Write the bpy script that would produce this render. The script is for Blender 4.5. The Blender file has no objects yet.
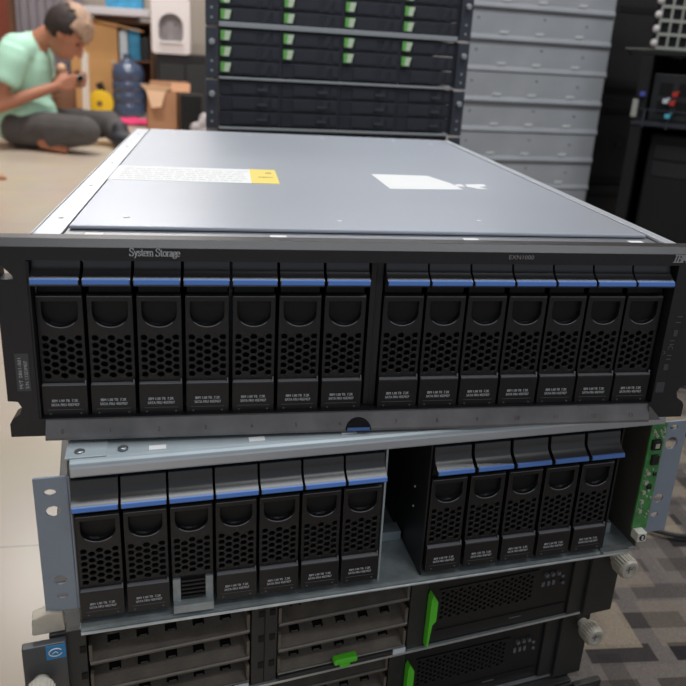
import bpy, bmesh, math, random
from mathutils import Vector, Matrix, noise
from mathutils.geometry import delaunay_2d_cdt
random.seed(7)
S = bpy.context.scene
COL = S.collection
PI = math.pi

# ------------------------------------------------------------------ materials
def lin(c):
    c = c / 255.0
    return c / 12.92 if c <= .04045 else ((c + .055) / 1.055) ** 2.4
def rgb(r, g, b): return (lin(r), lin(g), lin(b), 1)
MAT = {}
def mat(name, col, rough=.5, metal=0.0, var=0.0, scale=40, bump=0.0, bscale=300, spec=.5, emit=None, trans=0.0, coat=0.0):
    m = bpy.data.materials.new(name); m.use_nodes = True
    nt = m.node_tree; b = nt.nodes['Principled BSDF']
    b.inputs['Base Color'].default_value = rgb(*col)
    b.inputs['Roughness'].default_value = rough
    b.inputs['Metallic'].default_value = metal
    b.inputs['Specular IOR Level'].default_value = spec
    if trans: b.inputs['Transmission Weight'].default_value = trans
    if coat: b.inputs['Coat Weight'].default_value = coat
    if emit:
        b.inputs['Emission Color'].default_value = rgb(*col); b.inputs['Emission Strength'].default_value = emit
    tc = nt.nodes.new('ShaderNodeTexCoord')
    if var:
        n = nt.nodes.new('ShaderNodeTexNoise'); n.inputs['Scale'].default_value = scale; n.inputs['Detail'].default_value = 4
        nt.links.new(tc.outputs['Object'], n.inputs['Vector'])
        mx = nt.nodes.new('ShaderNodeMix'); mx.data_type = 'RGBA'
        mx.inputs[6].default_value = rgb(*[max(0, c * (1 - var)) for c in col])
        mx.inputs[7].default_value = rgb(*[min(255, c * (1 + var)) for c in col])
        nt.links.new(n.outputs['Fac'], mx.inputs[0]); nt.links.new(mx.outputs[2], b.inputs['Base Color'])
    if bump:
        n2 = nt.nodes.new('ShaderNodeTexNoise'); n2.inputs['Scale'].default_value = bscale; n2.inputs['Detail'].default_value = 3
        nt.links.new(tc.outputs['Object'], n2.inputs['Vector'])
        bp = nt.nodes.new('ShaderNodeBump'); bp.inputs['Strength'].default_value = bump; bp.inputs['Distance'].default_value = .001
        nt.links.new(n2.outputs['Fac'], bp.inputs['Height']); nt.links.new(bp.outputs['Normal'], b.inputs['Normal'])
    MAT[name] = m
    return m
mat('bezel_plastic', (37, 36, 41), .42, var=.06, scale=25, bump=.15, bscale=900)
mat('drive_plastic', (29, 29, 31), .40, bump=.2, bscale=1200)
mat('latch_plastic', (36, 36, 40), .32, spec=.9)
mat('edge_highlight', (138, 138, 144), .3)  # pale tone puts the highlights on carrier edges into the colour
mat('label_plastic', (28, 28, 31), .36, var=.05)
mat('dark_metal', (22, 22, 24), .55, .3)
mat('void', (10, 10, 11), .8)
mat('blue', (84, 126, 200), .38)
mat('print_grey', (205, 208, 214), .6)
mat('print_dim', (112, 112, 118), .6)
mat('print_red', (104, 62, 58), .6)
mat('print_silver', (175, 176, 182), .35, .4)
mat('zinc', (180, 186, 198), .36, .45, var=.03, scale=6, bump=.05, bscale=60)
mat('zinc_rail', (205, 210, 218), .34, .45, var=.03, scale=20)
mat('zinc_dull', (182, 193, 199), .42, .25, var=.07, scale=30)
mat('ear_metal', (152, 163, 180), .5, .2, var=.03)
mat('lip_metal', (122, 119, 120), .38, .35, var=.22, scale=45, bump=.2, bscale=150)
mat('ledge_metal', (150, 152, 158), .35, .7, var=.25, scale=14)
mat('worn_metal', (160, 168, 170), .5, .25, var=.32, scale=55, bump=.4, bscale=200)
mat('bright_edge', (205, 212, 215), .3, .7, var=.15, scale=80)
mat('inner_sheet', (112, 108, 100), .5, .4, var=.15, scale=20)
mat('paper', (240, 241, 242), .6)
mat('paper_old', (214, 205, 190), .7, var=.12, scale=80)
mat('yellow_label', (244, 222, 110), .6)
mat('slot_white', (235, 236, 236), .5)
mat('screw', (150, 155, 160), .3, .8)
mat('pcb', (74, 140, 78), .45, var=.25, scale=160)
mat('chip', (26, 27, 28), .4)
mat('solder', (215, 218, 205), .3, .5)
mat('connector_white', (222, 220, 210), .5)
mat('server_plastic', (46, 46, 46), .45, var=.12, scale=40, bump=.2, bscale=700)
mat('server_black', (27, 27, 28), .45, var=.1, scale=40)
mat('dusty_tray', (104, 95, 86), .62, var=.22, scale=70, bump=.4, bscale=500)
mat('tray_edge', (132, 128, 124), .45, .1, var=.15, scale=60)
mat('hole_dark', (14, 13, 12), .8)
mat('mesh_light_tone', (196, 192, 174), .6, var=.2, scale=300)  # pale tan stands in for light filling the vent holes
mat('green_latch', (96, 214, 52), .4)
mat('knob_plastic', (188, 182, 170), .45, var=.1, scale=120)
mat('ear_grey', (82, 84, 88), .42, .2, var=.06)
mat('sticker_blue', (52, 140, 200), .5)
mat('tab_green', (116, 190, 96), .5)
mat('tab_highlight', (212, 228, 200), .5)  # whitish highlight of the green tabs, held in the colour
mat('rack_dark', (48, 49, 58), .5, var=.08, scale=20)
mat('rack_panel', (42, 44, 54), .5, var=.1, scale=30)
mat('rack_bar', (168, 172, 176), .45, .3)
mat('rack_ear', (66, 70, 80), .45, .2)
mat('grey_case', (184, 187, 192), .5, .12, var=.08, scale=9)
mat('grey_case_b', (178, 181, 187), .5, .12, var=.08, scale=9)
mat('black_case', (44, 45, 48), .5, var=.15, scale=10)
mat('black_case_b', (25, 26, 28), .55, var=.15, scale=10)
mat('cage_grey', (172, 174, 166), .6)
mat('orange', (225, 120, 60), .5)
mat('yellow', (240, 205, 40), .5)
mat('red', (200, 60, 50), .5)
mat('plug_blue', (84, 96, 190), .5)
mat('plug_cyan', (90, 190, 215), .5)
mat('skin', (186, 124, 98), .55, var=.05, scale=8)
mat('shirt', (178, 224, 202), .8, var=.05, scale=9)
mat('shirt_print', (96, 150, 134), .8)
mat('trousers', (84, 80, 80), .85, var=.14, scale=14)
mat('hair_dark', (44, 32, 30), .7, var=.2, scale=60)
mat('hair_blond', (168, 138, 118), .7, var=.25, scale=60)
mat('shoe', (42, 42, 50), .6)
mat('eye', (30, 22, 20), .3)
mat('lip', (160, 84, 76), .5)
mat('phone_white', (225, 215, 205), .4)
mat('wood', (208, 158, 102), .5, var=.08, scale=5)
mat('wood_dark', (120, 84, 62), .55, var=.15, scale=6)
mat('door_red', (132, 66, 50), .5, var=.08, scale=4)
mat('curtain', (148, 142, 150), .8, var=.08, scale=5)
mat('white_plastic', (232, 226, 226), .35)
mat('white_top', (206, 202, 206), .4)
mat('recess_grey', (170, 164, 166), .5)
mat('bottle_blue', (66, 82, 110), .2, var=.1, scale=8, spec=.8)
mat('cardboard', (182, 134, 100), .8, var=.06, scale=8)
mat('cardboard_pale', (224, 184, 150), .8, var=.04, scale=8)
mat('tape_yellow', (244, 204, 48), .4)
mat('pink', (222, 62, 116), .8)
mat('bag_white', (216, 226, 234), .5, var=.05)
mat('bag_blue', (60, 140, 180), .5, var=.3, scale=14)
mat('wall_paint', (176, 166, 156), .8, var=.03, scale=3)
mat('ceiling_paint', (238, 238, 236), .85)
mat('cable_black', (30, 29, 29), .5)
mat('tube_cream', (226, 220, 206), .5)
mat('brown_cloth', (92, 68, 62), .8, var=.2, scale=10)

def carpet_material():
    m = bpy.data.materials.new('carpet'); m.use_nodes = True; nt = m.node_tree; b = nt.nodes['Principled BSDF']
    b.inputs['Roughness'].default_value = .95; b.inputs['Specular IOR Level'].default_value = .1
    tc = nt.nodes.new('ShaderNodeTexCoord')
    def brick(rot, sc, c1, c2, mo, bw, rh, ms, bias, loc=(0, 0, 0), off=.5):
        mp = nt.nodes.new('ShaderNodeMapping'); mp.inputs['Rotation'].default_value = (0, 0, rot)
        mp.inputs['Location'].default_value = loc
        nt.links.new(tc.outputs['Object'], mp.inputs['Vector'])
        br = nt.nodes.new('ShaderNodeTexBrick'); br.offset = off
        br.inputs['Color1'].default_value = c1; br.inputs['Color2'].default_value = c2; br.inputs['Mortar'].default_value = mo
        br.inputs['Scale'].default_value = sc; br.inputs['Brick Width'].default_value = bw; br.inputs['Row Height'].default_value = rh
        br.inputs['Mortar Size'].default_value = ms; br.inputs['Mortar Smooth'].default_value = .05; br.inputs['Bias'].default_value = bias
        nt.links.new(mp.outputs['Vector'], br.inputs['Vector']); return br
    dark, mid, tan = rgb(48, 44, 46), rgb(110, 101, 96), rgb(158, 139, 114)
    k = 1.0
    a = brick(.06, k, dark, mid, mid, .105, .050, .012, -.1, (.02, .01, 0), .37)
    t = brick(.06, k, (0, 0, 0, 1), (1, 1, 1, 1), (0, 0, 0, 1), .17, .100, .013, -.2, (.05, .04, 0), .4)
    c = brick(1.63, k, (0, 0, 0, 1), (1, 1, 1, 1), (0, 0, 0, 1), .15, .060, .016, -.5, (.03, .0, 0), .6)
    mx = nt.nodes.new('ShaderNodeMix'); mx.data_type = 'RGBA'
    nt.links.new(t.outputs['Color'], mx.inputs[0]); nt.links.new(a.outputs['Color'], mx.inputs[6]); mx.inputs[7].default_value = tan
    m2 = nt.nodes.new('ShaderNodeMix'); m2.data_type = 'RGBA'
    nt.links.new(c.outputs['Color'], m2.inputs[0]); nt.links.new(mx.outputs[2], m2.inputs[6]); m2.inputs[7].default_value = dark
    n = nt.nodes.new('ShaderNodeTexNoise'); n.inputs['Scale'].default_value = 420; n.inputs['Detail'].default_value = 3
    nt.links.new(tc.outputs['Object'], n.inputs['Vector'])
    m3 = nt.nodes.new('ShaderNodeMix'); m3.data_type = 'RGBA'; m3.blend_type = 'OVERLAY'; m3.inputs[0].default_value = .55
    nt.links.new(m2.outputs[2], m3.inputs[6]); nt.links.new(n.outputs['Color'], m3.inputs[7])
    hs = nt.nodes.new('ShaderNodeHueSaturation'); hs.inputs['Saturation'].default_value = .8
    nt.links.new(m3.outputs[2], hs.inputs['Color']); nt.links.new(hs.outputs['Color'], b.inputs['Base Color'])
    bp = nt.nodes.new('ShaderNodeBump'); bp.inputs['Strength'].default_value = .6; bp.inputs['Distance'].default_value = .002
    nt.links.new(n.outputs['Fac'], bp.inputs['Height']); nt.links.new(bp.outputs['Normal'], b.inputs['Normal'])
    MAT['carpet'] = m
carpet_material()
def tile_material():
    m = bpy.data.materials.new('floor_tile'); m.use_nodes = True; nt = m.node_tree; b = nt.nodes['Principled BSDF']
    tc = nt.nodes.new('ShaderNodeTexCoord')
    mp = nt.nodes.new('ShaderNodeMapping'); mp.inputs['Location'].default_value = (.13, -.405, 0)
    nt.links.new(tc.outputs['Object'], mp.inputs['Vector'])
    br = nt.nodes.new('ShaderNodeTexBrick'); br.offset = 0
    br.inputs['Color1'].default_value = rgb(203, 186, 168); br.inputs['Color2'].default_value = rgb(199, 182, 164)
    br.inputs['Mortar'].default_value = rgb(160, 146, 132)
    br.inputs['Scale'].default_value = 1; br.inputs['Brick Width'].default_value = .6; br.inputs['Row Height'].default_value = .6
    br.inputs['Mortar Size'].default_value = .0012
    nt.links.new(mp.outputs['Vector'], br.inputs['Vector'])
    n = nt.nodes.new('ShaderNodeTexNoise'); n.inputs['Scale'].default_value = 5; n.inputs['Detail'].default_value = 6
    nt.links.new(tc.outputs['Object'], n.inputs['Vector'])
    mx = nt.nodes.new('ShaderNodeMix'); mx.data_type = 'RGBA'; mx.blend_type = 'SOFT_LIGHT'; mx.inputs[0].default_value = .25
    nt.links.new(br.outputs['Color'], mx.inputs[6]); nt.links.new(n.outputs['Color'], mx.inputs[7])
    hs = nt.nodes.new('ShaderNodeHueSaturation'); hs.inputs['Saturation'].default_value = .9
    nt.links.new(mx.outputs[2], hs.inputs['Color']); nt.links.new(hs.outputs['Color'], b.inputs['Base Color'])
    b.inputs['Roughness'].default_value = .27; b.inputs['Specular IOR Level'].default_value = .5
    MAT['floor_tile'] = m
tile_material()

# ------------------------------------------------------------------ mesh tools
class MB:
    """collects shapes, then links them as ONE mesh object"""
    def __init__(s): s.bm = bmesh.new(); s.mats = []
    def mi(s, m):
        if m not in s.mats: s.mats.append(m)
        return s.mats.index(m)
    def _set(s, faces, m):
        i = s.mi(m)
        for f in faces: f.material_index = i
    def box(s, x0, x1, y0, y1, z0, z1, m=None, top=None):
        v = [s.bm.verts.new(p) for p in ((x0, y0, z0), (x1, y0, z0), (x1, y1, z0), (x0, y1, z0), (x0, y0, z1), (x1, y0, z1), (x1, y1, z1), (x0, y1, z1))]
        fs = [s.bm.faces.new([v[i] for i in q]) for q in ((0, 3, 2, 1), (4, 5, 6, 7), (0, 1, 5, 4), (1, 2, 6, 5), (2, 3, 7, 6), (3, 0, 4, 7))]
        s._set(fs, m); return v
    def prism(s, pts, a0, a1, axis='x', m=None, skew=0):
        """closed profile extruded along axis; pts are (y,z) for x, (x,z) for y, (x,y) for z"""
        def P(p, a):
            return {'x': (a, p[0], p[1]), 'y': (p[0], a, p[1]), 'z': (p[0], p[1], a)}[axis]
        A = [s.bm.verts.new(P(p, a0)) for p in pts]; B = [s.bm.verts.new(P(p, a1)) for p in pts]
        fs = [s.bm.faces.new(A), s.bm.faces.new(B[::-1])]
        n = len(pts)
        for i in range(n): fs.append(s.bm.faces.new((A[i], B[i], B[(i + 1) % n], A[(i + 1) % n])))
        s._set(fs, m); return fs
    def tube(s, path, r, seg=10, m=None):
        rs = r if isinstance(r, (list, tuple)) else [r] * len(path)
        P = [Vector(p) for p in path]; rings = []
        t0 = (P[1] - P[0]).normalized(); u = t0.orthogonal().normalized()
        for i, p in enumerate(P):
            t = (P[min(i + 1, len(P) - 1)] - P[max(i - 1, 0)]).normalized()
            u = (u - t * u.dot(t)).normalized(); w = t.cross(u)
            rings.append([s.bm.verts.new(p + (u * math.cos(2 * PI * k / seg) + w * math.sin(2 * PI * k / seg)) * rs[i]) for k in range(seg)])
        fs = []
        for a, b in zip(rings, rings[1:]):
            for k in range(seg): fs.append(s.bm.faces.new((a[k], a[(k + 1) % seg], b[(k + 1) % seg], b[k])))
        fs.append(s.bm.faces.new(rings[0][::-1])); fs.append(s.bm.faces.new(rings[-1]))
        for f in fs: f.smooth = True
        s._set(fs, m)
    def lathe(s, prof, c=(0, 0, 0), axis='z', seg=24, m=None):
        """prof: (radius, height) pairs, open ends closed"""
        c = Vector(c); rings = []
        for r, h in prof:
            ring = []
            for k in range(seg):
                a = 2 * PI * k / seg; x, y = max(r, 1e-5) * math.cos(a), max(r, 1e-5) * math.sin(a)
                p = {'z': (x, y, h), 'y': (x, h, y), 'x': (h, x, y)}[axis]
                ring.append(s.bm.verts.new(c + Vector(p)))
            rings.append(ring)
        fs = []
        for a, b in zip(rings, rings[1:]):
            for k in range(seg): fs.append(s.bm.faces.new((a[k], a[(k + 1) % seg], b[(k + 1) % seg], b[k])))
        for f in fs: f.smooth = True
        fs.append(s.bm.faces.new(rings[0][::-1])); fs.append(s.bm.faces.new(rings[-1]))
        s._set(fs, m)
    def ball(s, c, r, sc=(1, 1, 1), seg=16, m=None, rot=None):
        M = Matrix.Translation(Vector(c)) @ (rot or Matrix()) @ Matrix.Diagonal((*sc, 1))
        g = bmesh.ops.create_uvsphere(s.bm, u_segments=seg, v_segments=max(6, seg // 2), radius=r, matrix=M)
        fs = set(f for v in g['verts'] for f in v.link_faces)
        for f in fs: f.smooth = True
        s._set(fs, m)
    def capsule(s, a, b, ra, rb, seg=12, m=None):
        a, b = Vector(a), Vector(b); d = (b - a)
        t = d.normalized(); pts = []; rs = []
        for k in range(5):
            an = PI / 2 * (1 - k / 4.0); pts.append(a - t * ra * math.sin(an)); rs.append(max(ra * math.cos(an), ra * .08))
        for k in range(1, 4):
            q = k / 4.0; pts.append(a + d * q); rs.append(ra + (rb - ra) * q)
        for k in range(5):
            an = PI / 2 * k / 4.0; pts.append(b + t * rb * math.sin(an)); rs.append(max(rb * math.cos(an), rb * .08))
        s.tube(pts, rs, seg, m)
    def plate(s, outer, holes, y0, y1, m=None, hm=None, axis='y'):
        """flat plate in x,z (front y0, back y1) with real through holes"""
        vs = []; edges = []
        for poly in [outer] + holes:
            b = len(vs); vs += [Vector(p) for p in poly]; n = len(poly)
            edges += [(b + i, b + (i + 1) % n) for i in range(n)]
        V, E, F, *_ = delaunay_2d_cdt(vs, edges, [], 0, 1e-7)
        def ins(p, poly):
            c = False; j = len(poly) - 1
            for i in range(len(poly)):
                a, b = poly[i], poly[j]
                if (a[1] > p[1]) != (b[1] > p[1]) and p[0] < (b[0] - a[0]) * (p[1] - a[1]) / (b[1] - a[1]) + a[0]: c = not c
                j = i
            return c
        G = []
        for f in F:
            q = (sum(V[i][0] for i in f) / len(f), sum(V[i][1] for i in f) / len(f))
            if ins(q, outer) and not any(ins(q, h) for h in holes): G.append(f)
        F = G
        def P(p, a): return (p[0], a, p[1]) if axis == 'y' else ((p[0], p[1], a) if axis == 'z' else (a, p[0], p[1]))
        A = [s.bm.verts.new(P(p, y0)) for p in V]; B = [s.bm.verts.new(P(p, y1)) for p in V]
        fs = []; cnt = {}
        for f in F:
            fs.append(s.bm.faces.new([A[i] for i in f])); fs.append(s.bm.faces.new([B[i] for i in reversed(f)]))
            for i in range(len(f)):
                e = (f[i], f[(i + 1) % len(f)]); cnt[e] = cnt.get(e, 0) + 1
        for (i, j) in list(cnt):
            if (j, i) not in cnt: fs.append(s.bm.faces.new((A[j], A[i], B[i], B[j])))
        s._set(fs, m)
    def build(s, name, m=None, parent=None, bevel=0, segs=2, smooth=False, fix=True, split=False):
        if fix: bmesh.ops.recalc_face_normals(s.bm, faces=s.bm.faces)
        for e in s.bm.edges:
            if len(e.link_faces) == 2 and e.calc_face_angle(0) > .75: e.smooth = False
        if split: return s._split(name, m, parent, bevel, segs)
        me = bpy.data.meshes.new(name); s.bm.to_mesh(me); s.bm.free()
        for k in s.mats: me.materials.append(MAT[k or m])
        if smooth:
            for p in me.polygons: p.use_smooth = True
        o = bpy.data.objects.new(name, me); COL.objects.link(o)
        if parent: o.parent = parent
        if bevel:
            b = o.modifiers.new('bevel', 'BEVEL'); b.width = bevel; b.segments = segs; b.limit_method = 'ANGLE'; b.angle_limit = math.radians(35)
            b.harden_normals = False
        return o
def _split(s, name, m, parent, bevel, segs):
    # every loose piece becomes an object of its own
    left = set(s.bm.verts); out = []
    while left:
        st = [left.pop()]; isl = [st[0]]
        while st:
            for e in st.pop().link_edges:
                for w in e.verts:
                    if w in left: left.remove(w); st.append(w); isl.append(w)
        k = MB(); mp = {v: k.bm.verts.new(v.co) for v in isl}; seen = set()
        for v in isl:
            for f in v.link_faces:
                if f not in seen:
                    seen.add(f); g = k.bm.faces.new([mp[w] for w in f.verts]); g.smooth = f.smooth
        k.mats = [None]; out.append(k.build(name, m, parent, bevel, segs, fix=False))
    s.bm.free(); out.sort(key=lambda o: o.data.vertices[0].co.x); return out[0]
MB._split = _split
def one(name, m, parent=None, bevel=0, *boxes):
    k = MB()
    for b in boxes: k.box(*b)
    return k.build(name, m, parent, bevel)
def tag(o, label=None, cat=None, group=None, kind=None):
    if label: o['label'] = label
    if cat: o['category'] = cat
    if group: o['group'] = group
    if kind: o['kind'] = kind
    return o
def empty(name, loc=(0, 0, 0), rz=0, label=None, cat=None, group=None):
    o = bpy.data.objects.new(name, None); COL.objects.link(o); o.empty_display_size = .05
    o.location = loc; o.rotation_euler = (0, 0, rz)
    return tag(o, label, cat, group)
def children(o): return [c for c in COL.objects if c.parent == o]
def copy_tree(o, parent=None):
    c = o.copy(); COL.objects.link(c); c.parent = parent
    for ch in children(o): copy_tree(ch, c)
    return c
def ell(cx, cz, rx, rz, n=20, a0=0, a1=2 * PI, close=False):
    k = n if not close else n - 1
    return [(cx + rx * math.cos(a0 + (a1 - a0) * i / k), cz + rz * math.sin(a0 + (a1 - a0) * i / k)) for i in range(n)]
# lettering
def font_polys(text, size):
    cu = bpy.data.curves.new('t', 'FONT'); cu.body = text; cu.size = size; cu.resolution_u = 2; cu.extrude = 0
    o = bpy.data.objects.new('t', cu); COL.objects.link(o)
    dg = bpy.context.evaluated_depsgraph_get(); dg.update()
    me = bpy.data.meshes.new_from_object(o.evaluated_get(dg))
    vs = [v.co.copy() for v in me.vertices]; fs = [list(p.vertices) for p in me.polygons]
    bpy.data.objects.remove(o); bpy.data.curves.remove(cu); bpy.data.meshes.remove(me)
    return vs, fs
def letters(mb, text, size, org, ux=(1, 0, 0), uz=(0, 0, 1), width=None, m=None, bold=0):
    vs, fs = font_polys(text, size)
    if not vs: return
    x0 = min(v.x for v in vs); x1 = max(v.x for v in vs); sx = (width / (x1 - x0)) if width else 1
    org = Vector(org); ux = Vector(ux).normalized(); uz = Vector(uz).normalized()
    for dx in ([0] if not bold else [0, bold]):
        V = [mb.bm.verts.new(org + ux * ((v.x - x0) * sx + dx) + uz * v.y + Vector((0, -.00005 if dx else 0, 0))) for v in vs]
        F = [mb.bm.faces.new([V[i] for i in f]) for f in fs]
        mb._set(F, m)
# hand drawn serif strokes (unit: cap height 1)
def crom(pts, n=6):
    out = []
    P = [Vector(p) for p in pts]; P = [P[0] * 2 - P[1]] + P + [P[-1] * 2 - P[-2]]
    for i in range(1, len(P) - 2):
        for k in range(n):
            t = k / n; a, b, c, d = P[i - 1:i + 3]
            out.append(.5 * ((2 * b) + (c - a) * t + (2 * a - 5 * b + 4 * c - d) * t * t + (3 * b - a - 3 * c + d) * t ** 3))
    out.append(P[-2]); return out
GL = {
 'S': (.60, [('c', [(.50, .80), (.44, .95), (.26, 1.0), (.10, .88), (.10, .68), (.28, .54), (.44, .42), (.52, .24), (.42, .05), (.24, .0), (.10, .07), (.05, .24)]), ('l', [(.50, .78), (.51, 1.0)]), ('l', [(.05, .24), (.04, .0)])]),
 'y': (.52, [('l', [(.08, .64), (.28, .08)]), ('l', [(.44, .64), (.24, .02), (.14, -.24), (.04, -.26)]), ('l', [(0, .64), (.18, .64)]), ('l', [(.36, .64), (.52, .64)])]),
 's': (.40, [('c', [(.32, .50), (.26, .62), (.12, .62), (.06, .50), (.18, .36), (.32, .24), (.32, .08), (.20, .0), (.08, .02), (.04, .16)])]),
 't': (.34, [('l', [(.14, .86), (.14, .10), (.22, .0), (.32, .06)]), ('l', [(0, .64), (.30, .64)])]),
 'e': (.46, [('c', [(.06, .36), (.40, .36), (.38, .56), (.22, .65), (.07, .52), (.04, .30), (.10, .08), (.24, .0), (.40, .10)])]),
 'm': (.84, [('l', [(.10, .64), (.10, 0)]), ('c', [(.10, .46), (.22, .62), (.36, .60), (.40, .46), (.40, 0)]), ('c', [(.40, .46), (.52, .62), (.66, .60), (.71, .46), (.71, 0)]), ('l', [(0, .64), (.10, .62)]), ('l', [(.02, 0), (.19, 0)]), ('l', [(.32, 0), (.49, 0)]), ('l', [(.63, 0), (.80, 0)])]),
 'o': (.50, [('c', [(.25, .65), (.08, .52), (.05, .32), (.10, .10), (.25, 0), (.40, .10), (.45, .32), (.41, .54), (.25, .65)])]),
 'r': (.38, [('l', [(.12, .64), (.12, 0)]), ('c', [(.12, .44), (.20, .60), (.35, .60)]), ('l', [(.02, .64), (.12, .62)]), ('l', [(.03, 0), (.24, 0)])]),
 'a': (.46, [('c', [(.07, .50), (.14, .62), (.28, .62), (.34, .50), (.34, .06), (.44, .03)]), ('c', [(.34, .38), (.14, .32), (.05, .16), (.14, .01), (.27, .05), (.34, .18)])]),
 'g': (.48, [('c', [(.22, .64), (.08, .54), (.08, .36), (.22, .26), (.36, .36), (.36, .54), (.22, .64)]), ('c', [(.14, .28), (.06, .16), (.14, .08), (.34, .06), (.44, -.06), (.36, -.22), (.16, -.25), (.03, -.16), (.08, -.02), (.16, .06)]), ('l', [(.34, .58), (.47, .62)])]),
 ' ': (.30, []),
 'I': (.50, [('L', [(.24, 1), (.24, 0)]), ('L', [(.02, 1), (.46, 1)]), ('L', [(.02, 0), (.46, 0)])]),
 'B': (.80, [('L', [(.20, 1), (.20, 0)]), ('L', [(0, 1), (.50, 1), (.66, .88), (.66, .64), (.50, .54), (.20, .54)]), ('L', [(.50, .54), (.70, .42), (.70, .12), (.54, 0), (0, 0)])]),
 'M': (1.1, [('L', [(.18, 1), (.18, 0)]), ('L', [(0, 1), (.24, 1), (.52, .25), (.80, 1), (1.04, 1)]), ('L', [(.86, 1), (.86, 0)]), ('L', [(0, 0), (.34, 0)]), ('L', [(.70, 0), (1.04, 0)])]),
}
def serif(mb, text, h, org, slant=0, thick=.11, thin=.06, y=0, m=None, sp=1.0):
    x = org[0]; nq = 0
    for ch in text:
        w, strokes = GL[ch]
        for kind, pts in strokes:
            P = crom(pts, 5) if kind == 'c' else [Vector(p) for p in pts]
            tk, tn = (thick, thin) if kind != 'L' else (thick * 1.5, thin * 1.5)
            for a, b in zip(P, P[1:]):
                d = b - a; L = d.length
                if L < 1e-6: continue
                wd = tn + (tk - tn) * abs(d.y) / L; n = Vector((-d.y, d.x)) / L * wd * .5; e = d / L * wd * .2
                q = [a - e + n, b + e + n, b + e - n, a - e - n]
                nq += 1
                vs = [mb.bm.verts.new((x + (p.x + slant * p.y) * h, org[1] - .0000015 * nq, org[2] + p.y * h)) for p in q]
                mb._set([mb.bm.faces.new(vs)], m)
        x += w * h * sp
    return x

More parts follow.
